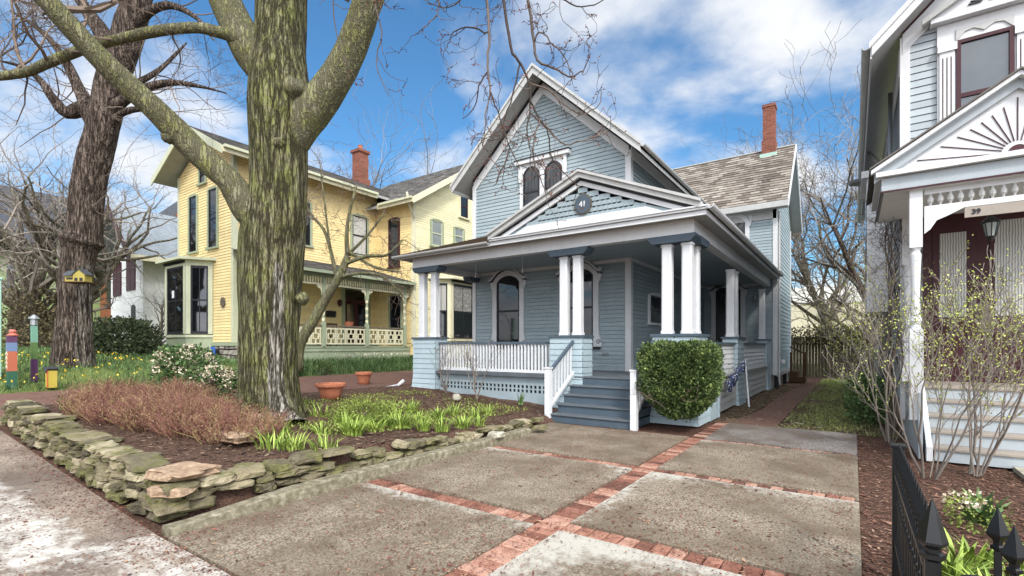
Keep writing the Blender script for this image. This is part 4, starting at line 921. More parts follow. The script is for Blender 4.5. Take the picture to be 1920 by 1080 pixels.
def bay(par, FM, cx, w, dep, z0, z1, base_z, mats, cut=.5, label=None):
    """three-sided bay: local x across, outwards is -y"""
    h = w / 2; P3 = [(-h, 0), (-h + cut, -dep), (h - cut, -dep), (h, 0)]
    def ring(z0_, z1_, g, mat, nm, p):
        m = MB(FM); pts = [(cx + a * (1 + g / h), b - (g if b < 0 else 0)) for a, b in P3]; n = len(pts)
        for zz in (z0_, z1_):
            for a, b in pts: m.v.append(m.P((a, b, zz))); m.t.append(.5)
        for j in range(3): m.f.append((j, j + 1, n + j + 1, n + j))
        m.f.append((3, 2, 1, 0)); m.f.append((4, 5, 6, 7)); return m.build(nm, mat, p)
    b = ring(z0, z1, 0, mats[0], 'bay', par)
    ring(base_z, z0 - .12, .0, mats[1], 'bay_base', b); ring(z0 - .119, z0 - .02, .05, mats[0], 'bay_sill', b); ring(z1 + .001, z1 + .2, .03, mats[0], 'bay_frieze', b)
    ring(z1 + .201, z1 + .30, .32, mats[0], 'bay_cornice', b)
    for i in range(18): x = cx - h + cut + (w - 2 * cut) * (i + .5) / 18; MB(FM).box(x - .02, x + .02, -dep - .12, -dep - .03, z1 + .1, z1 + .199).build('dentil', 'dark', b)
    def pane(a, b_, tag_):
        A = Vector((cx + a[0], a[1], 0)); B = Vector((cx + b_[0], b_[1], 0)); d = (B - A); L = d.length; d.normalize(); inn = Vector((-d.y, d.x, 0))
        fm = FM @ frame(A, d, inn); pw = .16
        for q0, q1 in ((0, pw), (L - pw, L)):
            MB(fm).box(q0, q1, -.05, -.001, z0 + .02, z1).build('pilaster', mats[0], b)
        n = 1
        s = MB(fm); s.box(pw, L - pw, -.03, 0, z0 + .02, z0 + .12); s.box(pw, L - pw, -.03, 0, z1 - .1, z1); s.box(pw, pw + .06, -.03, 0, z0 + .12, z1 - .1); s.box(L - pw - .06, L - pw, -.03, 0, z0 + .12, z1 - .1); s.box(pw + .06, L - pw - .06, -.025, 0, (z0 + z1) / 2 - .03, (z0 + z1) / 2 + .03); s.box(L / 2 - .015, L / 2 + .015, -.02, 0, z0 + .12, z1 - .1); s.build('sash', mats[2], b)
        g = MB(fm); g.box(pw + .06, L - pw - .06, -.01, -.001, z0 + .12, (z0 + z1) / 2 - .03); g.build('pane', 'glass', b)
        g = MB(fm); g.box(pw + .06, L - pw - .06, -.01, -.001, (z0 + z1) / 2 + .03, z1 - .1); g.build('pane', mats[3], b)
    for j in range(3): pane(P3[j], P3[j + 1], j)
    return b
bay(Y, FRONT(YY), -22.7, 3.0, .75, 2.1, 4.85, 1.45, ('sage_light', 'sage', 'dark', 'glass'), .55)
bay(Y, EAST(WXE), 18.9, 3.0, .7, 2.0, 4.7, 1.0, ('cream', 'cream', 'dark', 'curtain'), .6)
m = MB(); m.box(-23.0, -22.8, YY - .75 - .03, YY - .75 - .025, 3.6, 3.9); m.build('paper_notice', 'white', Y)
dm2 = frame((-20.3, YY - .02, 3.35), (1, 0, 0), (0, 1, 0)); m = MB(dm2); m.prism([(.17 * math.cos(a * math.pi / 8), .2 * math.sin(a * math.pi / 8)) for a in range(16)], -.04, 0); m.build('plaque', 'wood_old', Y)
# porch
PXE = -17.1; YF = 1.62; YB = 4.35
m = MB(); m.box(YX, PXE, YY + .1, 16.19, YF - .06, YF); m.build('porch_floor', 'sage', Y)
m = MB(); m.box(YX, PXE - .1, YY + .2, 16.18, YB + .02, YB + .06); m.build('porch_ceiling', 'sage_light', Y)
m = MB(); m.box(PXE - .08, PXE + .04, YY + .1, 16.19, YB - .0, YB + .2); m.build('porch_beam', 'sage', Y)
MB().box(PXE - .05, PXE + .0, YY + .1, 16.19, YB - .32, YB - .26).build('spindle_rail', 'cream', Y)
m = MB(); m2 = MB()
for i in range(60):
    y = YY + .2 + i * .115
    m.lathe((PXE - .025, y, YB - .26), [(.018, 0), (.03, .1), (.03, .16), (.018, .26)], 6); 
m.build('spindle_frieze', 'cream', Y)
m = MB(); m.poly([(PXE + .4, YY - .2, YB + .22), (PXE + .4, 16.19, YB + .22), (YX, 16.19, 5.35), (YX, YY + .2, 5.35)]); m.box(PXE + .3, PXE + .42, YY - .2, 16.19, YB + .1, YB + .215); ypr = m.build('porch_roof', 'sage', Y)
v3 = Vector((YX - PXE - .4, 0, 5.35 - YB - .22)); sh = MB(); shingles(sh, (PXE + .42, YY - .2, YB + .225), (0, 1, 0), v3, K(0), K(6.9), v3.length, .15, .3); sh.build('shingles', 'shingle_grey', ypr)
m = MB(EAST(PXE - .05)); 
for a in range(12): m.box(YY + .1 + a * .57, YY + .14 + a * .57, -.02, 0, .9, YF - .06)
m.box(YY + .1, 16.19, -.03, 0, YF - .2, YF - .06); m.box(YY + .1, 16.19, -.03, 0, .85, 1.05); m.box(YY + .1, 16.19, .001, .02, .85, YF - .06); m.build('porch_skirt', 'sage', Y)
for y in (9.5, 11.6, 13.7, 15.85):
    m = MB(); x = PXE - .03; m.box(x - .07, x + .07, y - .07, y + .07, YF, YF + .95); m.lathe((x, y, YF), [(.06, .95), (.045, 1.05), (.055, 1.2), (.06, 1.5), (.045, 1.75), (.05, 2.0)], 10); m.box(x - .065, x + .065, y - .065, y + .065, YF + 2.0, YB); po = m.build('porch_post', 'sage', Y)
    m = MB(); 
    for zz in (1.0, 1.25, 1.55, 1.85): m.lathe((x, y, YF + zz), [(.062, 0), (.066, .05), (.062, .12)], 10)
    m.build('post_band', 'cream', po)
    m = MB(fy); 
    for s_ in (-1, 1): m.prism([(y + s_ * .07, YB - .33), (y + s_ * .3, YB - .33), (y + s_ * .26, YB - .42), (y + s_ * .14, YB - .46), (y + s_ * .07, YB - .62)][::s_], -x - .02, -x + .02)
    m.build('bracket', 'cream', po)
for a, b in ((9.6, 11.5), (11.7, 13.6), (13.8, 15.75)):
    x = PXE - .03; m = MB(); m.box(x - .04, x + .04, a, b, YF + .78, YF + .84); rl = m.build('railing', 'wood_old', Y)
    m = MB(); f2 = lambda y0, y1, z0, z1: m.box(x - .02, x + .02, y0, y1, YF + z0, YF + z1)
    f2(a, b, .08, .14); f2(a, b, .68, .74); n = 4; wd = (b - a) / n
    for q in range(n):
        y = a + q * wd; f2(y + .02, y + .06, .14, .68); f2(y + wd - .06, y + wd - .02, .14, .68); f2(y + .1, y + wd - .1, .29, .33); f2(y + .1, y + wd - .1, .49, .53); f2(y + .1, y + .14, .33, .49); f2(y + wd - .14, y + wd - .1, .33, .49); f2(y + wd / 2 - .02, y + wd / 2 + .02, .14, .29); f2(y + wd / 2 - .02, y + wd / 2 + .02, .53, .68); f2(y + .06, y + .1, .39, .43); f2(y + wd - .1, y + wd - .06, .39, .43)
    m.build('fretwork', 'cream', rl)
# double door and window behind the porch
m = MB(EAST(YX)); m.strip([(14.3, YF), (14.3, 4.3), (15.6, 4.3), (15.6, YF)], [(14.15, YF), (14.15, 4.42), (15.75, 4.42), (15.75, YF)], -.07, 0); ydr = m.build('door', 'sage', Y)
m = MB(EAST(YX)); m.box(14.3, 14.94, -.03, -.001, YF, 3.75); m.box(14.96, 15.6, -.03, -.001, YF, 3.75); m.box(14.3, 15.6, -.05, -.001, 3.76, 3.84); m.build('door_leaf', 'maroon', ydr)
m = MB(EAST(YX)); m.box(14.42, 14.84, -.04, -.031, 2.4, 3.6); m.box(15.06, 15.48, -.04, -.031, 2.4, 3.6); m.box(14.35, 15.55, -.03, -.001, 3.85, 4.28); m.build('pane', 'glass', ydr)
window(Y, FRONT(16.2), -18.1, 1.85, .75, 2.2, cas='sage', sash='dark', cw=.1)
m = MB(EAST(YX)); m.box(13.3, 13.75, -.14, -.0, 2.95, 3.2); m.box(13.3, 13.75, -.16, -.141, 3.1, 3.22); m.build('mailbox', 'dark', Y)
m = MB(); m.lathe((YX + .15, 13.95, 3.5), [(.02, .28), (.1, .22), (.11, .1), (.08, 0), (.02, -.06)], 8); m.build('wall_lantern', 'maroon', Y)
def planter(px, py, dist_, z, w, nm, label, cat='planter'):
    pass
tb = MB(); tb.lathe((-17.4, 13.0, YF + .84), [(.15, 0), (.2, .18), (.22, .2), (.2, .2)], 14); o = tb.build('planter', 'terracotta', loc=(-17.4, 13.0, YF + .84)); tag(o, 'small terracotta planter standing by the railing on the yellow house porch', 'planter')
def chair(x, y, z, rz, label):
    e = empty('porch_chair', (x, y, z), label, 'chair', None); e.rotation_euler.z = 0
    fm = Matrix.Translation((x, y, z)) @ Matrix.Rotation(rz, 4, 'Z')
    MB(fm).box(-.25, .25, -.24, .24, .42, .46).build('seat', 'wood_brown', e)
    m = MB(fm); 
    for q in range(5): m.box(-.23 + q * .105, -.19 + q * .105, .22, .245, .46, .95)
    m.box(-.26, .26, .22, .25, .92, 1.0); m.build('backrest', 'wood_brown', e)
    for a in (-.23, .23):
        for b in (-.22, .22): MB(fm).box(a - .02, a + .02, b - .02, b + .02, 0, .42).build('leg', 'wood_brown', e)
chair(-18.8, 13.0, YF, -1.6, 'dark wooden chair on the yellow house porch beside the mailbox')
bn2 = MB(); bn2.box(-21.2, -20.3, 8.75, 9.2, .98, 1.5); o = tag(bn2.build('storage_bin', 'dark', loc=(-20.7, 9, .98), bevel=.04), 'black bin standing against the stone foundation of the yellow house', 'bin')
sg_ = empty('yard_sign', (-20.15, 8.9, .9), 'small blue sign on a stake before the yellow house corner', 'sign'); MB().box(-20.17, -20.13, 8.88, 8.92, .85, 1.3).build('stake', 'metal', sg_); MB().box(-20.32, -19.98, 8.85, 8.875, 1.3, 1.6).build('sign_board', flat('sign_blue', '3a62b0'), sg_)
# ================================================================== RIGHT GREY HOUSE
G = empty('grey_house', (3, 12, 0), 'pale grey clapboard house with maroon doors and a sunburst porch pediment', 'house')
GY = 11.5; GX = .74; gxc = 3.2; gr = lambda x: 9.95 - 1.0 * abs(x - gxc); gxe = .27
m = MB(FRONT(GY)); clap(m, K(GX), K(5.66), 1.0, gr(GX) - .25, .13); clap(m, lambda z: gxc - (9.7 - z), lambda z: gxc + (9.7 - z), gr(GX) - .25, 9.6, .13)
m.prism([(GX, 0), (5.66, 0), (5.66, gr(GX) - .25), (gxc, 9.68), (GX, gr(GX) - .25)], .03, .12); m.build('wall', 'grey_siding', G)
m = MB(WEST(GX)); clap(m, K(-26), K(-GY), .5, 7.1, .13); m.box(-26, -GY - .13, .03, .12, 0, 7.1); m.build('wall', 'grey_siding', G)
m = MB(); m.box(GX - .035, GX + .11, GY - .035, GY, .3, gr(GX) - .2); m.box(GX - .035, GX - .001, GY, GY + .14, .3, 7.2); m.build('corner_board', 'white', G)
go_ = GY - .65; m = MB(); m.prism([(gxe, gr(gxe) - .1), (gxc, 9.85), (gxc, 9.95), (gxe, gr(gxe))], go_, 26); m.prism([(gxc, 9.85), (6.3, gr(6.3) - .1), (6.3, gr(6.3)), (gxc, 9.95)], go_, 26); m.build('roof', 'soffit', G)
m = MB(); rake(m, gxe, gr(gxe), gxc, 9.95, .24, go_ - .04, go_ - .002, drop=-.03); rake(m, gxe - .04, gr(gxe) - .04, gxc, 9.95, .1, go_ - .09, go_ - .041, drop=-.05); m.build('rake_board', 'white', G)
m = MB(); rake(m, GX - .0, gr(GX) - .1, gxc, 9.85, .05, GY - .06, GY - .0); m.build('rake_stripe', 'maroon', G)
m = MB(); rake(m, GX + .0, gr(GX) - .15, gxc, 9.8, .36, GY - .045, GY - .0); m.build('frieze_board', 'white', G)
m = MB(); m.box(gxe - .02, gxe, go_, 26, gr(gxe) - .25, gr(gxe)); m.box(GX - .05, GX - .02, GY, 26, 6.6, 7.1); m.build('fascia', 'white', G); gutter(G, (gxe - .08, go_, gr(gxe) - .0), (gxe - .08, 26, gr(gxe)), .07)
pipe(G, [(gxe - .05, GY + 5.3, 7.2), (GX - .12, GY + 5.3, 6.6), (GX - .1, GY + 5.3, .3)], .045)
pipe(G, [(GX - .1, GY + 1.6, 7.0), (GX - .1, GY + 1.6, .3)], .04, 'metal')
MB().box(.9, 1.3, 14.6, 15.0, 7.5, 9.4).build('chimney', 'wood_old', G)
m = MB(); m.lathe((.15, 16, 5.9), [(.02, 0), (.25, .06), (.3, .12)], 14); m.tube([(.15, 16, 5.9), (GX, 16, 5.7)], [.02, .02], 6); m.build('satellite_dish', 'metal', G)
m = MB(); m.box(.25, GX - .001, 13.6, 15.6, 2.4, 5.4); m.box(.15, GX - .001, 13.5, 15.7, 5.401, 5.55); m.build('side_bay', 'white', G)
MB().box(.24, .249, 13.9, 15.3, 3.2, 5.0).build('side_bay_pane', 'glass', G)
# upper window
wx0, wx1, wz0, wz1 = 1.47, 2.19, 5.15, 6.95; fm = FRONT(GY)
m = MB(fm); m.box(1.22, 2.46, -.05, -.0, wz0 - .2, wz1 + .35); gw2 = m.build('window', 'white', G)
m = MB(fm)
for x in (1.25, 2.22):
    m.box(x, x + .2, -.09, -.051, wz0 - .1, wz1 - .15); m.box(x - .03, x + .23, -.12, -.051, wz1 - .149, wz1 - .02); m.box(x - .02, x + .22, -.11, -.051, wz0 - .22, wz0 - .101)
m.build('pilaster', 'white', gw2)
m = MB(fm)
for x in (1.25, 2.22):
    for q in range(3): m.box(x + .035 + q * .055, x + .05 + q * .055, -.094, -.0901, wz0 - .02, wz1 - .25)
m.build('flute', 'maroon', gw2)
m = MB(fm); m.box(1.12, 2.54, -.2, 0, wz1 + .36, wz1 + .44); m.prism([(1.05, wz1 + .441), (2.61, wz1 + .441), (1.83, wz1 + .86)], -.16, 0); m.build('crown', 'white', gw2)
m = MB(fm); rake(m, 1.0, wz1 + .43, 1.83, wz1 + .9, .09, -.26, -.161, drop=-.02); rake(m, 2.66, wz1 + .43, 1.83, wz1 + .9, .09, -.26, -.161, drop=-.02); m.build('crown_moulding', 'offwhite', gw2)
m = MB(fm)
for q in range(9):
    an = math.pi * (q + .5) / 9; c0 = (1.83 + .05 * math.cos(an), -.175, wz1 + .5 + .05 * math.sin(an)); c1 = (1.83 + .22 * math.cos(an), -.175, wz1 + .5 + .14 * math.sin(an)); m.tube([c0, c1], [.006, .014], 5)
m.build('fan_ornament', 'dark', gw2)
m = MB(fm); m.strip([(wx0 + .06, wz0 + .06), (wx0 + .06, wz1 - .06), (wx1 - .06, wz1 - .06), (wx1 - .06, wz0 + .06)], [(wx0, wz0), (wx0, wz1), (wx1, wz1), (wx1, wz0)], -.1, -.051); m.box(wx0, wx1, -.1, -.051, wz0 - .0, wz0 + .06); m.box(wx0 + .06, wx1 - .06, -.09, -.051, 5.95, 6.02); m.build('sash', 'maroon', gw2)
MB(fm).box(wx0 + .05, wx1 - .05, -.06, -.0511, wz0 + .05, wz1 - .05).build('pane', glass('upper_window_glass', '2a3036', .05), gw2)
m = MB(fm); m.prism([(wx0, wz1 + .001), (wx0 + .12, wz1 + .14), (1.7, wz1 + .16), (1.83, wz1 + .08), (1.96, wz1 + .16), (wx1 - .12, wz1 + .14), (wx1, wz1 + .001), (wx1, wz1 + .2), (wx0, wz1 + .2)][::-1], -.075, -.05); m.build('head_scroll', 'offwhite', gw2)
# porch of the grey house
QY = 9.3; qx0, qx1 = .38, 3.26; qc = 1.82
m = MB(); m.box(qx0, qx1, QY, GY, 3.95, 4.02); m.build('porch_soffit', 'white', G)
m = MB(); m.box(qx0, qx1, QY - .03, QY - .0, 3.98, 4.17); m.box(qx0 - .03, qx0, QY - .03, GY, 3.98, 4.17); m.build('fascia', 'grey_siding', G)
m = MB(); m.box(qx0 - .03, qx1, QY - .045, QY - .031, 3.95, 3.975); m.box(qx0 - .045, qx0 - .031, QY - .03, GY, 3.95, 3.975); m.build('fascia_stripe', 'maroon', G)
m = MB(); m.box(qx0 - .1, qx1 + .1, QY - .12, QY + .05, 4.18, 4.25); m.box(qx0 - .1, qx0, QY + .051, GY, 4.18, 4.25); m.build('cornice', 'white', G)
ap = 5.25
m = MB(); m.prism([(qx0 + .1, 4.251), (qx1 - .1, 4.251), (qc, ap - .12)], QY + .03, QY + .08); ty = m.build('pediment', 'white', G)
m = MB(); rake(m, qx0 - .12, 4.25, qc, ap, .14, QY - .03, QY + .029, drop=-.0); rake(m, qx1 + .12, 4.25, qc, ap, .14, QY - .03, QY + .029); m.build('rake_board', 'grey_siding', ty)
m = MB(); rake(m, qx0 - .16, 4.26, qc, ap + .02, .06, QY - .14, QY - .031, drop=-.03); rake(m, qx1 + .16, 4.26, qc, ap + .02, .06, QY - .14, QY - .031, drop=-.03); m.build('rake_moulding', 'white', ty)
m = MB()
for xe in (qx0 - .18, qx1 + .18): rake(m, xe, 4.26, qc, ap + .02, .025, QY - .17, GY, drop=-.06)
m.build('pediment_roof', 'shingle_grey', ty)
m = MB(frame((qc, QY + .03, 4.26), (1, 0, 0), (0, 1, 0)))
for q in range(15):
    an = math.pi * (q + .5) / 15; L = min(1.3, .86 / max(.06, math.sin(an) + .63 * abs(math.cos(an)))); L = min(L, 1.25)
    pz = lambda s: (s * math.cos(an), s * math.sin(an))
    a0, a1 = pz(.16), pz(L - .12); nx_, nz_ = -math.sin(an) * .006, math.cos(an) * .006
    m.prism([(a0[0] - nx_, a0[1] - nz_), (a1[0] - nx_, a1[1] - nz_), (a1[0] + nx_, a1[1] + nz_), (a0[0] + nx_, a0[1] + nz_)], -.012, 0)
m.prism([(.1 * math.cos(math.pi * q / 10), .1 * math.sin(math.pi * q / 10)) for q in range(11)], -.03, 0); m.build('sunburst_ray', 'maroon', ty)
# frieze of turned drops, brackets and post
m = MB(); m.box(.86, 3.1, QY + .1, QY + .14, 3.87, 3.95); m.box(.86, 3.1, QY + .1, QY + .14, 3.66, 3.70); fr = m.build('spindle_frieze', 'white', G)
for i in range(20):
    x = .93 + i * .11; m = MB(); m.lathe((x, QY + .12, 3.70), [(.012, 0), (.018, .03), (.038, .06), (.04, .1), (.02, .14), (.02, .17)], 8); m.build('spindle', 'offwhite', fr)
m = MB(); m.box(.86, 3.1, QY + .1, QY + .13, 3.62, 3.659); m.prism([(.86, 3.62), (.86, 3.30), (.93, 3.36), (1.0, 3.48), (1.12, 3.53), (1.22, 3.58), (1.3, 3.62)], QY + .1, QY + .13); m.build('bracket', 'white', G)
textmesh('39', .095, frame((1.42, QY + .095, 3.51), (1, 0, 0), (0, 1, 0)), .006, .003).build('house_number', 'dark', G)
MB().box(1.3, 3.1, QY + .1, QY + .13, 3.47, 3.615).build('transom_board', 'tan', G)
for x, y in ((.76, QY + .12), (.80, GY - .12)):
    m = MB(); w = .075; m.box(x - w, x + w, y - w, y + w, 1.0 if y > 11 else .55, 1.9); m.lathe((x, y, 1.9), [(.07, 0), (.05, .06), (.075, .12), (.06, .2), (.05, .5), (.06, .9), (.07, 1.1), (.05, 1.15), (.07, 1.2)], 14); m.box(x - w, x + w, y - w, y + w, 3.1, 3.95); m.build('porch_post', 'white', G)
m = MB(); m.box(.8, 3.6, QY + 1.1, GY, .95, 1.02); m.build('porch_floor', 'tan', G)
m = MB(); m.box(.78, .83, QY - .05, GY, 0, .96); m.build('skirt_panel', 'grey_siding', G)
stg = MB(); n5 = 5; rr = 1.0 / n5
for i in range(n5): stg.box(.96, 3.6, 9.22 + i * .3, QY + 1.5, i * rr + .001, (i + 1) * rr - .045)
sg = stg.build('stairs', 'grey_siding', G)
for i in range(n5): MB().box(.93, 3.65, 9.19 + i * .3, 9.22 + i * .3 + .3, (i + 1) * rr - .044, (i + 1) * rr).build('tread', 'tan', sg, bevel=.008)
m = MB(); fe_ = frame((0, 0, 0), (0, 1, 0), (-1, 0, 0)); m = MB(fe_); m.prism([(9.15, .0), (9.3, .0), (10.4, 1.0), (10.4, 1.9), (10.28, 1.9), (10.28, 1.12), (9.15, .2)], -.93, -.86); m.build('stair_stringer', 'white', G)
# doors with lace curtains
m = MB(fm); m.box(1.03, 2.8, -.06, 0, 1.02, 4.0); gd = m.build('door', 'maroon', G)
m = MB(fm); m.box(1.16, 1.72, -.08, -.061, 1.12, 3.75); m.box(1.9, 2.6, -.08, -.061, 1.12, 3.9); m.build('door_leaf', 'maroon', gd)
m = MB(fm); m.box(1.25, 1.6, -.09, -.081, 2.15, 3.62); m.box(1.96, 2.5, -.09, -.081, 2.15, 3.75); m.build('pane', 'curtain', gd)
m = MB(fm)
for a, b in ((1.22, 1.64), (1.95, 2.5)): m.strip([(a + .03, 1.35), (a + .03, 1.95), (b - .03, 1.95), (b - .03, 1.35), (a + .03, 1.35)], [(a, 1.3), (a, 2.0), (b, 2.0), (b, 1.3), (a, 1.3)], -.10, -.0801)
m.build('door_panel', 'maroon', gd)
ln_ = empty('hanging_lantern', (1.6, QY + .3, 3.2), 'black hanging lantern under the grey house porch beside number 39', 'lantern')
m = MB(); m.tube([(1.6, QY + .3, 3.95), (1.6, QY + .3, 3.5)], [.006, .006], 5); m.build('chain', 'black_iron', ln_)
m = MB(); m.lathe((1.6, QY + .3, 3.2), [(.02, .3), (.05, .27), (.11, .22), (.115, .2), (.1, .195)], 8); m.lathe((1.6, QY + .3, 3.2), [(.02, -.06), (.055, -.01), (.06, .0)], 8)
for q in range(8): an = q * math.pi / 4; m.tube([(1.6 + .055 * math.cos(an), QY + .3 + .055 * math.sin(an), 3.2), (1.6 + .095 * math.cos(an), QY + .3 + .095 * math.sin(an), 3.4)], [.006, .006], 4)
m.build('lamp_cage', 'black_iron', ln_); MB().lathe((1.6, QY + .3, 3.2), [(.05, .005), (.085, .19)], 8).build('lamp_glass', 'glass_light', ln_)
# ================================================================== FAR LEFT HOUSES
Wh = empty('white_cottage', (-33, 12, 1.5), 'white stucco cottage with maroon shutters and grey roof beyond the yellow house', 'house')
wy = 10.2; wx0_, wx1_ = -35.9, -31.1; wc = (wx0_ + wx1_) / 2; wr_ = lambda x: 9.4 - .95 * abs(x - wc)
m = MB(); m.prism([(wx0_, 1), (wx1_, 1), (wx1_, wr_(wx1_) - .1), (wc, 9.3), (wx0_, wr_(wx0_) - .1)], wy, wy + 12); m.build('wall', 'stucco', Wh)
m = MB(); m.prism([(wx0_ - .7, wr_(wx0_ - .7) - .12), (wc, 9.28), (wc, 9.4), (wx0_ - .7, wr_(wx0_ - .7))], wy - .8, wy + 12); m.prism([(wc, 9.28), (wx1_ + .8, wr_(wx1_ + .8) - .12), (wx1_ + .8, wr_(wx1_ + .8)), (wc, 9.4)], wy - .8, wy + 12.1); m.build('roof', 'roof_light', Wh)
m = MB(); 
for xe in (wx0_ - .72, wx1_ + .82): rake(m, xe, wr_(xe), wc, 9.42, .45, wy - .86, wy - .802)
m.build('bargeboard', 'maroon', Wh)
m = MB(); m.box(wx1_ + .8, wx1_ + .9, wy - .8, wy + 12, wr_(wx1_ + .8) - .3, wr_(wx1_ + .8) - .02); m.build('eave_board', 'cream', Wh)
for cx, z0, z1 in ((-34.8, 4.5, 6.4), (-32.7, 4.7, 6.7), (-34.8, 1.9, 3.4), (-32.4, 1.9, 3.9)):
    m = MB(FRONT(wy)); 
    if z0 > 4: m.box(cx - .62, cx - .02, -.06, 0, z0, z1); m.box(cx + .02, cx + .62, -.06, 0, z0, z1); m.build('shutter', 'maroon', Wh)
    else: m.prism(arcpath(cx, z0, .6, z1 - z0, .15)[::-1], -.03, 0); m.build('window', 'dark', Wh)
Bh = empty('brick_house', (-47, 16, 2), 'red brick house with steep grey slate roof behind the furrowed street tree', 'house')
m = MB(); m.box(-50, -39.2, 13.5, 24, 1, 8.2); m.build('wall', 'brick_house', Bh)
m = MB(); m.poly([(-51, 12.6, 8.2), (-38.4, 12.6, 8.2), (-43.5, 18, 14.2), (-45.5, 18, 14.2)]); m.poly([(-38.4, 12.6, 8.2), (-38.4, 25, 8.2), (-43.5, 18, 14.2)]); m.poly([(-51, 25, 8.2), (-51, 12.6, 8.2), (-45.5, 18, 14.2)]); m.poly([(-38.4, 25, 8.2), (-51, 25, 8.2), (-45.5, 18, 14.2), (-43.5, 18, 14.2)]); m.box(-38.4, -30, 19, 19.3, 8, 11.2); m.build('roof', 'roof_far', Bh)
m = MB(); m.box(-41.4, -39.6, 15.5, 16.4, 9, 11.4); ch2 = m.build('chimney', 'brick_house', Bh)
m = MB(); 
for q in range(3): m.lathe((-41.0 + q * .5, 15.9, 11.4), [(.16, 0), (.13, .6), (.16, .65)], 8)
m.build('chimney_pot', 'beige', ch2)
m = MB(); m.box(-48, -44, 13.35, 13.5, 5.0, 6.8); m.build('window', 'dark', Bh); MB().box(-44.5, -38.9, 12.2, 13.5, 4.3, 4.6).build('porch_roof', 'maroon', Bh); MB().box(-43.0, -42.0, 13.4, 13.5, 1.6, 4.0).build('door', 'dark', Bh)
Gh = empty('green_house', (-58, 12, 2), 'green sided house with grey roof seen through the bare trees at the far left', 'house')
m = MB(); m.box(-62, -50.2, 9, 20, 1, 9.4); clap(MB(FRONT(9)), K(-62), K(-50.2), 1, 9.4, .3); m.build('wall', flat('green_siding', '8a9a68'), Gh)
m = MB(); m.prism([(-63, 9.2), (-49.4, 9.2), (-56, 14.5)], 8, 21); m.build('roof', 'roof_far', Gh); MB().box(-54.5, -52.5, 8.9, 9.0, 6, 8).build('window', 'dark', Gh)
Rh = empty('tan_house', (-75, 14, 2), 'pale tan house half hidden by ivy at the left edge', 'house')
m = MB(); m.box(-86, -66, 9, 24, 1, 8.5); m.build('wall', 'beige', Rh); m = MB(); m.prism([(-87, 8.4), (-65, 8.4), (-76, 14)], 8, 25); m.build('roof', 'roof_far', Rh); MB().box(-74, -72, 8.9, 9.0, 4, 6).build('window', 'dark', Rh)
# ================================================================== BACKGROUND RIGHT
bf = empty('board_fence', (-1, 30, 0), 'weathered grey brown board fence closing the yard behind the blue house', 'fence')
m = MB(); r = random.Random(4); x = -6
while x < 6: w = .14; h = 2.15 + r.uniform(-.05, .05); m.prism([(x, 0), (x + w - .01, 0), (x + w - .01, h - .04), (x + w / 2, h), (x, h - .04)], 30 + r.uniform(-.01, .01), 30.03, r.random()); x += w
m.build('fence_boards', 'fence_wood', bf); MB().box(-6, 6, 30.04, 30.1, 1.7, 1.8).build('fence_rail', 'wood_old', bf)
for x in (-3.1, -1.0, 1.3): MB().box(x - .05, x + .05, 29.88, 29.98, 0, 2.0).build('fence_post', 'wood_old', bf)
b1 = empty('commercial_building', (2, 60, 0), 'low cream flat roofed building standing behind the board fence', 'building'); MB().box(-6.2, 12, 52, 60, 0, 5.4).build('wall', 'beige', b1); MB().box(-6.4, 12.2, 51.9, 60.1, 5.4, 5.6).build('parapet', 'palewall', b1)
MB().box(-6.21, -7.8, 51.5, 60, 0, 5.4).build('side_wall', 'wood_old', b1)
b2 = empty('commercial_building', (0, 80, 0), 'long white building behind the cream one with a green sign', 'building'); MB().box(-22, 40, 76, 90, 0, 9.4).build('wall', 'palewall', b2); MB().box(5.2, 8.2, 75.9, 76, 4.6, 6.2).build('sign_board', flat('sign_green', '3d6a63'), b2); MB().box(-22, -10, 75.8, 90, 9.4, 9.9).build('parapet', flat('red_trim', '9a4640'), b2)
for i, z in enumerate((10.4, 9.3, 8.2, 6.6)):
    w = MB(); w.tube([(-30 + q * 4, 42, z - .35 * math.sin(math.pi * q / 17) + .12 * i) for q in range(18)], [.018] * 18, 4); tag(w.build('power_line', 'dark', loc=(0, 42, z)), ['topmost dark utility wire crossing the sky behind the wing', 'second dark utility wire crossing the sky behind the wing', 'third dark utility wire crossing the sky behind the wing', 'lowest dark utility wire just above the white building'][i], 'wire')
# ================================================================== IRON FENCE
IF = empty('iron_fence', (.26, 3.5, 0), 'black wrought iron fence with spear points beside the bark strip', 'fence')
def spear(m, x, y, z, s=1.0):
    m.lathe((x, y, z), [(.012 * s, 0), (.022 * s, .005), (.022 * s, .02), (.013 * s, .025), (.013 * s, .04), (.03 * s, .055), (.03 * s, .065), (.012 * s, .12), (.001, .165)], 4)
m = MB(); m.box(.225, .295, 4.37, 4.44, 0, .93); m.box(.215, .305, 4.36, 4.45, .93, .955); m.build('post', 'black_iron', IF, bevel=.004)
m = MB(); m.box(.235, .285, 2.62, 4.37, .735, .755); m.box(.235, .285, 2.62, 4.37, .26, .28); m.build('rail', 'black_iron', IF)
for i in range(16):
    y = 4.26 - i * .105; m = MB(); m.box(.25, .27, y - .01, y + .01, .04, .82); spear(m, .26, y, .815, .9); m.lathe((.26, y, .55), [(.01, 0), (.022, .015), (.022, .03), (.01, .045)], 6); m.build('picket', 'black_iron', IF)
m = MB(); m.box(.235, .285, 2.55, 2.6, 0, .8); m.lathe((.26, 2.575, .79), [(.03, 0), (.042, .012), (.042, .03), (.028, .035), (.028, .05), (.05, .07), (.05, .08), (.02, .19), (.001, .25)], 6); m.build('post', 'black_iron', IF)
GT = empty('iron_gate', (.5, 2.5, 0), 'black iron gate with a round scroll hoop and spear points at the bottom right', 'gate')
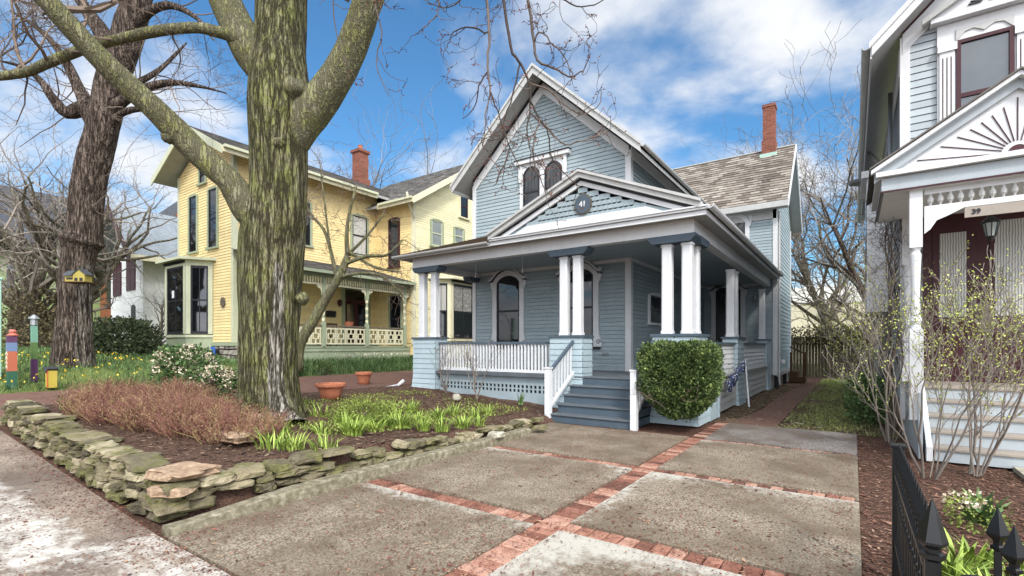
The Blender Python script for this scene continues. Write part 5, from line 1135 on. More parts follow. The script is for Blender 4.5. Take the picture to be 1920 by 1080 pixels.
m = MB(); m.tube([(.39 + .1 * math.cos(a * .2094), 2.45 - .03 * math.cos(a * .2094), .70 + .1 * math.sin(a * .2094)) for a in range(31)], [.008] * 31, 8); m.tube([(.39 + .04 * math.cos(a * .2094), 2.45, .63 + .04 * math.sin(a * .2094)) for a in range(31)], [.006] * 31, 6); m.build('scroll', 'black_iron', GT)
m = MB(); m.box(.28, .54, 2.44, 2.47, .56, .585); m.box(.49, .52, 2.2, 2.8, .62, .64); m.build('rail', 'black_iron', GT)
for x, y in ((.485, 2.78), (.485, 2.53), (.40, 2.47)):
    m = MB(); tz = .985 if x > .41 else .60; m.box(x - .011, x + .011, y - .011, y + .011, .02, tz - .17); m.lathe((x, y, tz - .175), [(.012, 0), (.024, .008), (.024, .02), (.015, .025), (.015, .04), (.036, .065), (.036, .072), (.014, .14), (.001, .18)], 4); m.build('picket', 'black_iron', GT)
# ================================================================== TREES
def twigwalk(rg, big, small, p, d, L, r, lvl, mx, kids=(3, 5), wob=.22, up=.06, spread=.75, shrink=.62, seg=5, rmin=.0022, sides=(8, 5, 3, 3, 3), buds=None, droop=0.0):
    d = Vector(d).normalized(); pts = [Vector(p)]; dirs = [d.copy()]; n = seg if lvl < mx else 4
    for i in range(n):
        g = wob * (1 + .3 * lvl); d = (d + Vector((rg.gauss(0, g), rg.gauss(0, g), rg.gauss(0, g) + up - droop * (lvl > 0)))).normalized(); pts.append(pts[-1] + d * (L / n)); dirs.append(d.copy())
    r1 = max(rmin, r * (.42 if lvl < mx else .3)); rads = [r + (r1 - r) * (i / n) for i in range(n + 1)]
    m = big if lvl == 0 else small
    m.tube(pts, rads, sides[min(lvl, 4)], rg.random(), cap=lvl < 2)
    if buds is not None and lvl >= mx - 1:
        for q in range(1, n + 1):
            if rg.random() < .42: buds.leaf(pts[q], .03, rg.random(), .7, r=rg)
    if lvl >= mx: return
    for k_ in range(rg.randint(*kids)):
        u = rg.uniform(.25, 1.0) if k_ else 1.0; i = min(n - 1, int(u * n)); q = pts[i].lerp(pts[i + 1], min(1, u * n - i)); dd = dirs[i]
        side = Vector((rg.gauss(0, 1), rg.gauss(0, 1), rg.gauss(0, 1))).cross(dd)
        if side.length < 1e-5: continue
        nd = (dd + side.normalized() * spread * rg.uniform(.6, 1.3)).normalized()
        twigwalk(rg, big, small, q, nd, L * shrink * rg.uniform(.7, 1.2), max(rmin, rads[i] * rg.uniform(.45, .7)), lvl + 1, mx, kids, wob, up, spread, shrink, seg, rmin, sides, buds, droop)
def trace(pxs, dd=1.0):
    return [at(a, b, d) for a, b, w, d in pxs], [w / 2 * d / F for a, b, w, d in pxs]
def resample(pts, rads, k_=4):
    o, q = [], []; n = len(pts)
    for i in range(n - 1):
        p0, p1, p2, p3 = pts[max(i - 1, 0)], pts[i], pts[i + 1], pts[min(i + 2, n - 1)]
        for j in range(k_):
            t = j / k_; o.append(.5 * ((2 * p1) + (p2 - p0) * t + (2 * p0 - 5 * p1 + 4 * p2 - p3) * t * t + (3 * p1 - p0 - 3 * p2 + p3) * t ** 3)); q.append(rads[i] + (rads[i + 1] - rads[i]) * t)
    o.append(pts[-1]); q.append(rads[-1]); return o, q
# ---- the big mossy street tree
tp = [(505, 812, 175, 8.1), (505, 795, 142, 8.15), (505, 765, 126, 8.2), (505, 700, 114, 8.2), (506, 600, 113, 8.2), (508, 520, 116, 8.2), (512, 450, 120, 8.2), (520, 400, 116, 8.2), (523, 350, 108, 8.2), (522, 300, 108, 8.2), (522, 250, 112, 8.2), (525, 200, 118, 8.2), (525, 160, 112, 8.2), (525, 100, 100, 8.25), (527, 40, 96, 8.3), (528, -20, 94, 8.35), (530, -120, 80, 8.4), (545, -260, 60, 8.5), (555, -480, 40, 8.6)]
p_, r_ = trace(tp); p_, r_ = resample(p_, [q * .915 for q in r_], 7)
cam_ang = None
def scarf(c):
    # long strip of dead pale wood on the side turned to the porch
    def f(p, an): return 0.0
    return f
def trunk(mb, pts, rads, n, nzs, scar=None, flare=None):
    up = Vector((0, 0, 1)); rings = []
    for k_, p in enumerate(pts):
        d = (pts[min(k_ + 1, len(pts) - 1)] - pts[max(k_ - 1, 0)]).normalized(); a = Vector((0, 1, 0)).cross(d).normalized(); b = d.cross(a); rings.append(len(mb.v))
        for j in range(n):
            an = 2 * math.pi * j / n; q = a * math.cos(an) + b * math.sin(an); r = rads[k_]
            w = p + q * r
            g = nzs * mn.noise(Vector((w.x * 1.6, w.y * 1.6, w.z * .9))) + nzs * .55 * mn.noise(Vector((w.x * 6, w.y * 6, w.z * 1.1))) + nzs * .30 * abs(mn.noise(Vector((w.x * 15, w.y * 15, w.z * 1.3))))
            if flare: g += flare(p.z, an)
            mb.v.append(tuple(p + q * r * (1 + g))); mb.t.append(scar(w, p) if scar else 0.0)
    for k_ in range(len(pts) - 1):
        i, i2 = rings[k_], rings[k_ + 1]
        for j in range(n): mb.f.append((i + j, i + (j + 1) % n, i2 + (j + 1) % n, i2 + j))
    mb.f.append(tuple(rings[-1] + j for j in range(n))); return mb
def scar1(w, p):
    v = w - p; s_ = v.x * RT[0] + v.y * RT[1]; fr_ = -(v.x * FW[0] + v.y * FW[1])       # towards the porch / towards the street
    if fr_ < 0: return 0.0
    x = s_ / max(.01, v.length); z = w.z
    c = .60 + .10 * sm(1.5, .4, z) - .04 * math.sin(z * 2) ; wd = .17 - .07 * sm(1.6, 2.6, z)
    if z < 3.4: return .95 * sm(wd + .09, wd - .02, abs(x - c)) * sm(3.3, 2.7, z)
    return .45 * sm(.2, .05, abs(x - .45)) * sm(3.4, 3.8, z) * (1 if z < 6.5 else 0)
T1 = empty('street_tree', (p_[2].x, p_[2].y, .38), 'huge mossy bare street tree with a pale dead strip down its furrowed trunk', 'tree')
m = MB(); trunk(m, p_, r_, 96, .08, scar1, lambda z, an: (.22 * max(0, math.sin(an * 5 + 1)) * sm(.95, .35, z))); trk = m.build('trunk', 'bark_moss', T1, smooth=True)
limbs = [
 [(505, 430, 60, 8.15), (470, 395, 62, 8.05), (445, 362, 52, 7.95), (425, 335, 47, 7.85), (380, 295, 46, 7.7), (330, 245, 46, 7.5), (290, 205, 42, 7.3), (240, 160, 41, 7.1), (200, 122, 40, 6.9), (150, 70, 38, 6.7), (100, 15, 37, 6.5), (50, -40, 34, 6.3), (-30, -130, 30, 6.1)],
 [(528, 310, 40, 8.2), (548, 262, 66, 8.2), (578, 214, 72, 8.15), (605, 182, 66, 8.1), (632, 145, 60, 8.0), (655, 100, 56, 7.9), (672, 55, 54, 7.8), (690, 5, 52, 7.7), (715, -60, 48, 7.6), (745, -150, 40, 7.5), (800, -240, 30, 7.6), (880, -290, 22, 7.7)],
 [(510, 150, 70, 8.2), (472, 95, 66, 8.2), (448, 52, 60, 8.25), (425, 5, 56, 8.3), (395, -60, 50, 8.4), (350, -160, 40, 8.6)],
 [(478, 90, 34, 8.1), (440, 68, 26, 8.0), (410, 60, 21, 7.95), (370, 52, 19, 7.9), (310, 56, 18, 7.9), (250, 67, 18, 7.9), (190, 82, 18, 7.9), (140, 98, 18, 8.0), (90, 118, 17, 8.0), (50, 135, 17, 8.1), (0, 143, 15, 8.2), (-70, 150, 13, 8.3)]]
ends = []
for L in limbs:
    q, s_ = trace(L); q, s_ = resample(q, s_, 5); m = MB(); m.tube(q, s_, 20, 0.0, nzs=.09); m.build('limb', 'bark_limb', T1, smooth=True); ends.append((q, s_))
for (px, py, d, rr) in ((316, 258, 7.44, .13), (552, 168, 7.93, .26), (566, 560, 8.1, .15), (522, 268, 7.82, .13)):
    c = at(px, py, d); m = MB(); stone(m, c, rr * 1.5, rr * 1.5, rr * 1.7, px, t=0.0, pw=.95, nu=16, nv=10); m.build('burl', 'bark_limb', T1, smooth=True)
rg = random.Random(21); big = MB(); small = MB(); bud = MB()
for q, s_ in ends:
    n = len(q)
    for u in (.72, .82, .9, 1.0):
        i = min(n - 1, int(u * n)); 
        if i < n * .45: continue
        twigwalk(rg, small, small, q[i], Vector((rg.uniform(-1, 1), rg.uniform(-.6, .6), rg.uniform(.1, 1))), 1.5, s_[i] * .4, 1, 4, buds=bud)
for u in (.85, .9, .95, 1): i = int((len(p_) - 1) * u); twigwalk(rg, small, small, p_[i], Vector((rg.uniform(-1, 1), rg.uniform(-1, 1), .6)), 3, .08, 1, 4, buds=bud)
# twigs on the thin left limb
q, s_ = ends[3]
for u in (.35, .5, .58, .66, .74, .82, .9): twigwalk(rg, small, small, q[int(u * (len(q) - 1))], Vector((rg.uniform(-1, .2), rg.uniform(-.5, .5), rg.uniform(-.8, .9))), 1.0, .016, 1, 3, buds=bud)
small.build('twigs', 'twig', T1)
# drooping branch hung with buds in front of the gable
hb = MB(); hbuds = MB(); rg = random.Random(5); dH = 7.2
strands = [
 [(880, -290, 7.7), (905, -150, 7.5), (912, -20, 7.3), (916, 80, 7.2), (914, 135, 7.2), (920, 172, 7.2), (911, 205, 7.2), (908, 258, 7.15), (905, 300, 7.15)],
 [(920, 172, 7.2), (927, 192, 7.15), (938, 224, 7.1), (957, 280, 7.05), (975, 318, 7.0)],
 [(905, -150, 7.5), (940, -20, 7.3), (957, 87, 7.1), (977, 122, 7.05), (992, 156, 7.0), (995, 191, 7.0), (990, 240, 6.95), (992, 276, 6.9), (996, 318, 6.9)],
 [(995, 191, 7.0), (1012, 224, 6.95), (1027, 250, 6.9), (1034, 290, 6.9), (1053, 320, 6.85), (1087, 350, 6.8)],
 [(940, -90, 7.4), (985, -20, 7.3), (1001, 80, 7.2), (1008, 112, 7.1), (1046, 132, 7.05), (1072, 143, 7.0), (1098, 126, 7.0), (1106, 103, 6.9)],
 [(1001, 80, 7.2), (1012, 60, 7.1), (1040, 85, 7.0), (1066, 120, 7.0), (1080, 150, 6.9)],
 [(992, 156, 7.0), (1030, 170, 7.1), (1053, 192, 7.1), (1090, 215, 7.2), (1122, 198, 7.2), (1128, 172, 7.2)],
 [(992, 210, 7.0), (1020, 235, 7.1), (1060, 270, 7.2), (1100, 262, 7.2), (1130, 250, 7.3), (1145, 240, 7.3)],
 [(914, 135, 7.2), (898, 160, 7.2), (890, 200, 7.3), (868, 222, 7.3)],
 [(975, 120, 7.05), (960, 180, 7.0), (945, 230, 7.0), (950, 262, 6.95)],
 [(916, 60, 7.2), (880, 52, 7.3), (850, 62, 7.3), (838, 90, 7.3)],
 [(800, -120, 7.6), (815, -40, 7.5), (822, 20, 7.4), (800, 45, 7.4), (790, 60, 7.4)],
 [(905, -40, 7.4), (870, -5, 7.4), (838, 15, 7.4), (800, 5, 7.4)],
 [(1012, 224, 6.95), (1000, 270, 6.9), (1010, 330, 6.9), (1035, 372, 6.8)],
 [(957, 280, 7.05), (940, 320, 7.0), (925, 350, 7.0)],
 [(985, -20, 7.3), (1040, -10, 7.2), (1080, 12, 7.1), (1125, 5, 7.1), (1160, -20, 7.0)],
 [(745, -150, 7.5), (700, -40, 7.3), (715, 60, 7.2), (705, 120, 7.2), (730, 180, 7.1)],
 [(745, -150, 7.5), (640, -60, 7.2), (625, 30, 7.1), (650, 130, 7.0)]]
for k_, S in enumerate(strands):
    pts = [at(a, b, d) for a, b, d in S]; w0 = .026 if k_ in (0, 2, 4) else .014
    pts, rr_ = resample(pts, [w0 + (.0055 - w0) * i / (len(pts) - 1) for i in range(len(pts))], 4); pts = [p + Vector((rg.gauss(0, .008), rg.gauss(0, .008), rg.gauss(0, .008))) for p in pts]
    hb.tube(pts, rr_, 5, rg.random())
    for i in range(3, len(pts), 2):
        if pts[i].z < 8.3 and rg.random() < .62:
            dd = (pts[i] - pts[i - 1]).normalized(); sd = dd.cross(Vector((rg.gauss(0, 1), rg.gauss(0, 1), rg.gauss(0, 1))))
            twigwalk(rg, hb, hb, pts[i], dd * .8 + sd.normalized() * .8 + Vector((0, 0, -.1)), rg.uniform(.2, .6), .007, 2, 4, kids=(1, 3), buds=hbuds, rmin=.0035, wob=.2)
        if rg.random() < .5: hbuds.leaf(pts[i], .04, rg.random(), .8, r=rg)
hbo = hb.build('hanging_branch', 'twig_dark', T1); hbuds.build('buds', 'redbud', hbo)
# ---- second street tree, brown and furrowed
p2 = [(134, 720, 84, 14), (136, 690, 68, 14), (138, 640, 58, 14), (141, 580, 52, 14), (144, 520, 50, 14), (149, 470, 54, 14), (152, 452, 70, 14), (156, 435, 54, 14), (162, 390, 50, 14), (170, 340, 50, 14), (180, 290, 54, 14), (190, 255, 50, 14), (200, 200, 50, 14), (215, 140, 50, 14), (235, 80, 50, 14), (252, 20, 46, 14), (275, -60, 40, 14), (300, -200, 28, 14), (320, -330, 18, 14)]
T2 = empty('street_tree', tuple(at(137, 700, 14)), 'brown furrowed bare street tree with a dark burl and a yellow birdhouse on its trunk', 'tree')
q, s_ = trace(p2); q, s_ = resample(q, s_, 5); m = MB(); trunk(m, q, s_, 56, .12, lambda w, p: .55 * sm(.1, .8, (w - p).dot(Vector((RT[0], RT[1], 0))) / max(.1, (w - p).length)) * sm(4.6, 3.8, w.z)); m.build('trunk', 'bark_brown', T2, smooth=True)
L2 = [
 [(185, 240, 40, 14), (160, 205, 30, 14), (125, 212, 22, 13.8), (100, 185, 18, 13.6), (75, 150, 15, 13.5), (40, 125, 13, 13.4), (-10, 112, 10, 13.2)],
 [(165, 205, 26, 14), (150, 170, 20, 14.2), (120, 110, 16, 14.4), (80, 60, 12, 14.6), (20, 20, 9, 14.8)],
 [(200, 215, 30, 14), (230, 190, 20, 13.8), (265, 168, 17, 13.6), (320, 155, 14, 13.4), (375, 162, 10, 13.3), (425, 175, 7, 13.2)],
 [(225, 120, 40, 14), (190, 60, 30, 14.2), (160, 15, 26, 14.4), (120, -50, 20, 14.6)],
 [(245, 60, 30, 14), (275, 25, 18, 13.7), (320, 10, 14, 13.4), (370, 35, 11, 13.2), (400, 75, 8, 13)],
 [(205, 190, 20, 14), (250, 160, 14, 14.2), (300, 130, 11, 14.4), (350, 80, 8, 14.6)],
 [(190, 260, 20, 14), (225, 215, 13, 13.8), (270, 205, 10, 13.6), (300, 225, 7, 13.5)]]
small = MB(); bud = MB(); rg = random.Random(77)
for L in L2:
    q, s_ = trace(L); q, s_ = resample(q, s_, 4); s_ = [w_ * (1 - .85 * (i / len(s_)) ** 3) for i, w_ in enumerate(s_)]; m = MB(); m.tube(q, s_, 10, 0.0, nzs=.15); m.build('limb', 'bark_brown', T2, smooth=True)
    for i in range(5, len(q), 2):
        dd = (q[i] - q[i - 1]).normalized(); sd = dd.cross(Vector((rg.gauss(0, 1), rg.gauss(0, 1), rg.gauss(0, 1)))).normalized()
        twigwalk(rg, small, small, q[i], dd + sd * .9, rg.uniform(1.0, 2.2), min(s_[i] * .28, .02), 1, 4, kids=(2, 3), rmin=.004, shrink=.62, wob=.15)
small.build('twigs', 'twig', T2)
def bare_tree(px, py, d, h, r0, seed, label, mat='bark_pale', name='bare_tree', group=None, lean=(0, 0, 1), stems=1, mx=4, kids=(3, 5), z0=None, spread=.7, first=.3, rmin=.006, up=.08, tw='twig_grey', z=None):
    rg = random.Random(seed); b = at(px, py, d); 
    if z is not None: b.z = z
    T = empty(name, tuple(b), label, 'tree', group); tr = MB(); lm = MB(); sm_ = MB()
    for k_ in range(stems):
        dv = (Vector(lean) + Vector((rg.gauss(0, .15), rg.gauss(0, .15), 0)) * (stems > 1) * 2).normalized(); pts = [b.copy() + Vector((0, 0, -.1))]; n = 9; H_ = h * .55
        for i in range(n): dv = (dv + Vector((rg.gauss(0, .07), rg.gauss(0, .07), .03))).normalized(); pts.append(pts[-1] + dv * H_ / n)
        rr_ = [r0 * (1.25 if i == 0 else 1) * (1 - .65 * i / n) for i in range(n + 1)]; tr.tube(pts, rr_, 12, 0.0, nzs=.15)
        for i in range(int(n * first), n + 1):
            for w in range(2 if i < n else 4):
                az = rg.uniform(0, 6.28); nd = Vector((math.cos(az) * spread, math.sin(az) * spread, rg.uniform(.35, 1))); twigwalk(rg, lm, sm_, pts[i], nd, h * .30 * rg.uniform(.7, 1.2), rr_[i] * .55, 0, mx - 1, kids, rmin=rmin, up=up, shrink=.64)
    tr.build('trunk', mat, T, smooth=True); o = lm.build('limbs', mat, T); o2 = sm_.build('twigs', tw, T); return T
bare_tree(62, 690, 21, 10, .42, 3, 'pale multi stemmed bare tree wrapped in dry ivy at the far left', stems=3, z=1.3, rmin=.0055, kids=(2, 3))
bare_tree(20, 690, 30, 13, .3, 31, 'tall grey bare tree behind the ivy covered one at the left edge', z=1.5, mat='bark_brown', rmin=.007, mx=4, kids=(2, 3))
bare_tree(95, 690, 40, 15, .3, 32, 'distant bare tree between the green house and the street tree', z=1.7, rmin=.01, mx=3)
bare_tree(295, 655, 22, 4.2, .09, 9, 'small spreading bare tree in front of the white cottage wall', z=1.25, rmin=.005, first=.2, kids=(1, 3), mx=3)
bare_tree(1590, 690, 31, 17, .30, 12, 'tall forked bare tree rising behind the board fence', z=0, stems=2, rmin=.009, lean=(.05, 0, 1), up=.1)
bare_tree(1690, 690, 27, 17, .3, 14, 'bare tree standing behind the grey house with branches reaching left', z=0, rmin=.009, lean=(-.25, 0, 1), mat='bark_brown')
bare_tree(1545, 690, 44, 15, .25, 15, 'faint thin bare tree between the wing and the forked tree', z=0, rmin=.009, mx=3)
bare_tree(835, 690, 45, 22, .3, 17, 'distant bare tree showing between the yellow and blue roofs', z=0, rmin=.012, mx=3)
bare_tree(690, 690, 45, 24, .3, 18, 'distant bare tree top behind the yellow house chimney', z=0, rmin=.012, mx=3)
# small ornamental tree before the yellow porch
OT = empty('ornamental_tree', tuple(at(558, 690, 16.5)), 'slender leaning bare tree with downswept branches before the yellow house porch', 'tree')
LO = [[(556, 695, 22, 16.5), (562, 645, 20, 16.5), (585, 605, 19, 16.4), (605, 570, 18, 16.4), (625, 537, 16, 16.3), (640, 512, 14, 16.3), (652, 480, 12, 16.3)],
 [(632, 525, 9, 16.3), (620, 470, 7, 16.4), (607, 430, 6, 16.5), (585, 405, 4, 16.5), (575, 385, 3, 16.5)], [(652, 480, 11, 16.3), (650, 440, 8, 16.2), (655, 400, 6, 16.2), (668, 350, 4, 16.2)], [(620, 470, 5, 16.4), (612, 410, 4, 16.4), (605, 350, 3, 16.4), (600, 310, 2, 16.4)],
 [(645, 495, 9, 16.3), (690, 480, 7, 16.1), (725, 478, 5, 15.9), (755, 450, 3, 15.8)], [(635, 520, 8, 16.3), (680, 512, 6, 16), (720, 520, 5, 15.8), (755, 555, 3, 15.7)], [(650, 480, 7, 16.3), (690, 440, 5, 16.4), (720, 400, 3, 16.5)], [(652, 470, 7, 16.3), (700, 500, 5, 16.1), (750, 510, 3, 15.9)]]
lm = MB(); sm_ = MB(); rg = random.Random(91)
for k_, L in enumerate(LO):
    q, s_ = trace(L); q, s_ = resample(q, s_, 3)
    if k_ == 0: m = MB(); m.tube(q, s_, 12, 0.0, nzs=.1); m.build('trunk', 'bark_limb', OT, smooth=True)
    else:
        lm.tube(q, s_, 6, 0.0)
        for i in range(2, len(q), 1):
            dd = (q[i] - q[i - 1]).normalized(); sd = dd.cross(Vector((rg.gauss(0, 1), rg.gauss(0, 1), rg.gauss(0, 1)))).normalized(); twigwalk(rg, sm_, sm_, q[i], dd + sd * .8 + Vector((0, 0, -.25)), rg.uniform(.5, 1.1), .012, 2, 4, kids=(2, 4), rmin=.005, droop=.12)
lm.build('limbs', 'bark_limb', OT, smooth=True); sm_.build('twigs', 'twig', OT)
# ================================================================== SHRUBS AND PLANTS
def stems_shrub(name, label, loc, n, h, rad, mat, seed, group=None, r0=.004, cat='shrub', lean=.5, buds=None, bmat=None, kids=2, sides=3, segs=5, bsz=.02, bn=1.0, base=.1, wob=.1):
    rg = random.Random(seed); x0, y0, z0 = loc; m = MB(); b = MB()
    for i in range(n):
        az = rg.uniform(0, 6.28); u = math.sqrt(rg.random()); px, py = x0 + math.cos(az) * rad * u * base, y0 + math.sin(az) * rad * u * base
        L = h * rg.uniform(.6, 1.1) * (1.05 - .25 * u); d = Vector((math.cos(az) * u * lean, math.sin(az) * u * lean, 1)).normalized(); t = rg.random()
        pts = [Vector((px, py, z0 - .02))]
        for k_ in range(segs): d = (d + Vector((rg.gauss(0, wob), rg.gauss(0, wob), .04))).normalized(); pts.append(pts[-1] + d * L / segs)
        m.tube(pts, [r0 * (1 - .75 * k_ / segs) for k_ in range(segs + 1)], sides, t, cap=False)
        for k_ in range(rg.randint(0, kids)):
            j = rg.randint(1, segs - 1); dd = (Vector((rg.gauss(0, .6), rg.gauss(0, .6), .7))).normalized(); e = pts[j] + dd * L * rg.uniform(.15, .35); mid = pts[j].lerp(e, .5) + Vector((rg.gauss(0, .02), rg.gauss(0, .02), 0))
            m.tube([pts[j], mid, e], [r0 * .5, r0 * .4, r0 * .2], 3, t, cap=False)
            if buds and rg.random() < bn: b.leaf(e, bsz, rg.random(), .7, r=rg); b.leaf(mid, bsz, rg.random(), .7, r=rg)
        if buds:
            for k_ in range(2, segs + 1):
                if rg.random() < bn: b.leaf(pts[k_], bsz, rg.random(), .7, r=rg)
    T = empty(name, loc, label, cat, group); m.build('stems', mat, T)
    if buds: b.build('leaves', bmat, T)
    return T
bb = [(-10.5, 3.0, 1), (-9.7, 2.7, 2), (-8.9, 2.75, 3), (-8.1, 2.85, 4), (-7.4, 3.05, 5), (-6.75, 3.3, 6), (-9.3, 3.5, 7), (-10.2, 3.8, 8), (-8.4, 3.55, 9)]
lbl = ['red brown bare barberry nearest the left end of the stone wall', 'red brown bare barberry second from the left along the stone wall', 'red brown bare barberry third along the stone wall', 'red brown bare barberry in the middle of the row above the stone wall', 'red brown bare barberry just left of the mossy trunk above the wall', 'red brown bare barberry at the right end, in front of the mossy trunk', 'red brown bare barberry in the back row left of the mossy trunk', 'red brown bare barberry in the back row before the brown street tree', 'red brown bare barberry in the back row closest to the mossy trunk']
for (x, y, s), lb in zip(bb, lbl): stems_shrub('barberry_shrub', lb, (x, y, gz(x, y)), 430, .44 + .16 * ((s * 37) % 10) / 10, .5 + .16 * ((s * 53) % 10) / 10, 'barberry', s, group='barberry shrubs above the stone wall', r0=.0042, lean=.75, buds=True, bmat='barberry', kids=8, bsz=.016, bn=.8, base=.75, wob=.24)
for x, y, s, h, lb in ((-8.95, 9.75, 41, 1.25, 'bare twiggy shrub left of the other before the porch lattice'), (-7.75, 9.6, 42, 1.25, 'bare twiggy shrub with a knobbly base nearer the porch steps')):
    rg = random.Random(s); b = Vector((x, y, gz(x, y))); st_ = MB(); tw = MB()
    for k_ in range(4):
        az = rg.uniform(0, 6.28); twigwalk(rg, st_, tw, b, Vector((math.cos(az) * .35, math.sin(az) * .35, 1)), h * .62, .018, 0, 3, kids=(3, 4), wob=.12, up=.12, spread=.45, shrink=.6, rmin=.003)
    T = empty('bare_shrub', tuple(b), lb, 'shrub', 'bare shrubs before the porch'); st_.build('stems', 'twig_grey', T); tw.build('twigs', 'twig_grey', T)
# boxwood by the steps
def leaf_bush(name, label, c, rx, ry, rz, n, mat, seed, size=.04, shape=None, trunk_=True, cat='shrub', lobes=1.5, shell=.35, flowers=None, fn=0, group=None, e=2.6, lump=.16):
    rg = random.Random(seed); m = MB(); fl = MB()
    k_ = 0
    while k_ < n:
        v = Vector((rg.gauss(0, 1), rg.gauss(0, 1), rg.gauss(0, 1))).normalized()
        if e > 5:
            v = Vector((rg.uniform(-1, 1), rg.uniform(-1, 1), rg.uniform(-1, 1))); v[rg.choice((0, 1, 2))] = rg.choice((-1, 1)); v.normalize()
        q = v / (abs(v.x) ** e + abs(v.y) ** e + abs(v.z) ** e) ** (1 / e)
        g = 1 + lump * mn.noise(Vector((v.x * lobes * 2, v.y * lobes * 2, v.z * lobes * 2)) + Vector((seed, 0, 0))) + .08 * mn.noise(v * 6 + Vector((seed, 3, 0))) + (.12 * rg.random() if rg.random() < .04 else 0)
        s = (1 - shell * rg.random() ** 1.6) * g; nar = (shape(q.z * s) if shape else 1)
        cl = mn.noise(Vector((q.x * s * rx * 7, q.y * s * ry * 7, q.z * s * rz * 7)))
        if cl < -.25 and rg.random() < .75: k_ += 1; continue
        p = Vector((c[0] + q.x * s * rx * nar, c[1] + q.y * s * ry * nar, c[2] + q.z * s * rz))
        d = (v + Vector((rg.gauss(0, .6), rg.gauss(0, .6), rg.gauss(0, .6) + .3))).normalized(); m.leaf(p, size * rg.uniform(.6, 1.3), min(1, max(0, .42 + .5 * cl + rg.uniform(-.3, .3))), .6, d, rg); k_ += 1
    T = empty(name, (c[0], c[1], c[2] - rz), label, cat, group); 
    if trunk_:
        t_ = MB()
        for q_ in range(9):
            az = rg.uniform(0, 6.28); b_ = Vector((c[0] + .06 * math.cos(az), c[1] + .06 * math.sin(az), c[2] - rz - .05)); twigwalk(rg, t_, t_, b_, Vector((math.cos(az) * .5, math.sin(az) * .5, 1)), rz * 1.1, .018, 1, 3, kids=(2, 4), rmin=.003)
        t_.build('stems', 'twig', T)
    m.build('foliage', mat, T)
    if flowers:
        for q_ in range(fn):
            v = Vector((rg.gauss(0, 1), rg.gauss(0, 1), abs(rg.gauss(0, 1)))).normalized(); g = 1 + .16 * mn.noise(Vector((v.x * lobes * 2, v.y * lobes * 2, v.z * lobes * 2)) + Vector((seed, 0, 0))); p = Vector((c[0] + v.x * rx * g * 1.02, c[1] + v.y * ry * g * 1.02, c[2] + v.z * rz * g * 1.02))
            for w in range(22): o_ = Vector((rg.gauss(0, 1), rg.gauss(0, 1), rg.gauss(0, 1))).normalized(); fl.leaf(p + o_ * .05, .04, rg.random(), .9, o_, rg)
        fl.build('flowers', flowers, T)
    return T
leaf_bush('boxwood_shrub', 'dense clipped green boxwood narrowing to its foot at the right of the porch steps', (-2.72, 9.55, 1.0), .68, .58, .70, 60000, 'boxwood', 5, size=.048, shell=.5, shape=lambda z: 1.0 if z > -.25 else max(.4, 1.0 + .7 * (z + .25)), lobes=1.6, e=6, lump=.07)
leaf_bush('flowering_shrub', 'sprawling rhododendron with faded cream flower heads beside the brick drive', (-11.9, 4.7, 1.12), .62, .6, .5, 2600, 'green', 6, size=.09, lobes=2.2, shell=.5, flowers='pale_flower', fn=60)
leaf_bush('flowering_shrub', 'lower round shrub with faded cream flower heads nearest the brick drive', (-11.15, 4.95, .82), .42, .45, .34, 1600, 'green', 7, size=.08, lobes=2.2, shell=.5, flowers='pale_flower', fn=55)
leaf_bush('evergreen_shrub', 'dark feathery evergreen shrub before the white cottage', (-23.2, 6.9, 1.9), 1.7, 1.1, .75, 8000, 'conifer', 8, size=.12, lobes=2, shell=.6)
leaf_bush('evergreen_shrub', 'small round evergreen in the bed below the yellow house porch', tuple(at(610, 693, 17.5)), .22, .22, .3, 900, 'boxwood', 9, size=.06, lobes=2)
leaf_bush('ivy_mass', 'dry brown ivy covering the lower stems of the pale tree at the far left', tuple(at(52, 610, 20.5)), .9, .9, 1.7, 3600, 'ivy', 10, size=.13, lobes=2.4, shell=.7, cat='ivy')
leaf_bush('azalea_shrub', 'low bronze leaved azalea mound right of the mossy trunk', (-7.0, 5.5, .52), .6, .5, .17, 3600, 'cover', 44, size=.04, lobes=2, shell=.6)
leaf_bush('vine_thicket', 'tangled brown vine draped along the top of the board fence', (-.6, 29.7, 2.15), 2.6, .3, .5, 5000, 'ivy', 12, size=.11, lobes=3, shell=.9, trunk_=False, cat='vine')
leaf_bush('vine_thicket', 'dark leafy tangle at the foot of the grey house side wall', (.25, 13.6, .45), .4, 1.6, .55, 4200, 'green', 13, size=.07, lobes=3, shell=.9, cat='vine')
# budding shrubs
def budshrub(label, x, y, z, h, n, seed, spread=.5, bn=.8, r0=.016, bsz=.035, name='budding_shrub', group='budding shrubs beside the grey house steps', mx=3, ln=.5, cloud=None):
    rg = random.Random(seed); st_ = MB(); tw = MB(); bd = MB(); b = Vector((x, y, z - .03))
    for k_ in range(n):
        az = rg.uniform(0, 6.28); l_ = rg.uniform(.1, ln); twigwalk(rg, st_, tw, b + Vector((math.cos(az) * .06, math.sin(az) * .06, 0)), Vector((math.cos(az) * l_, math.sin(az) * l_, 1)), h * .62, r0 * rg.uniform(.6, 1), 0, mx, kids=(3, 5), wob=.11, up=.12, spread=spread, shrink=.52, rmin=.003, buds=bd)
    if cloud:
        for q in range(cloud[0]):
            p = Vector(cloud[1]) + Vector((rg.gauss(0, 1), rg.gauss(0, 1), rg.gauss(0, .8))) * cloud[2]
            if mn.noise(p * 3) > -.05: bd.leaf(p, cloud[3], rg.random(), .7, r=rg)
    T = empty(name, (x, y, z), label, 'shrub', group); st_.build('stems', 'twig_grey', T); tw.build('twigs', 'twig_grey', T); o = bd.build('buds', 'bud', T); return T
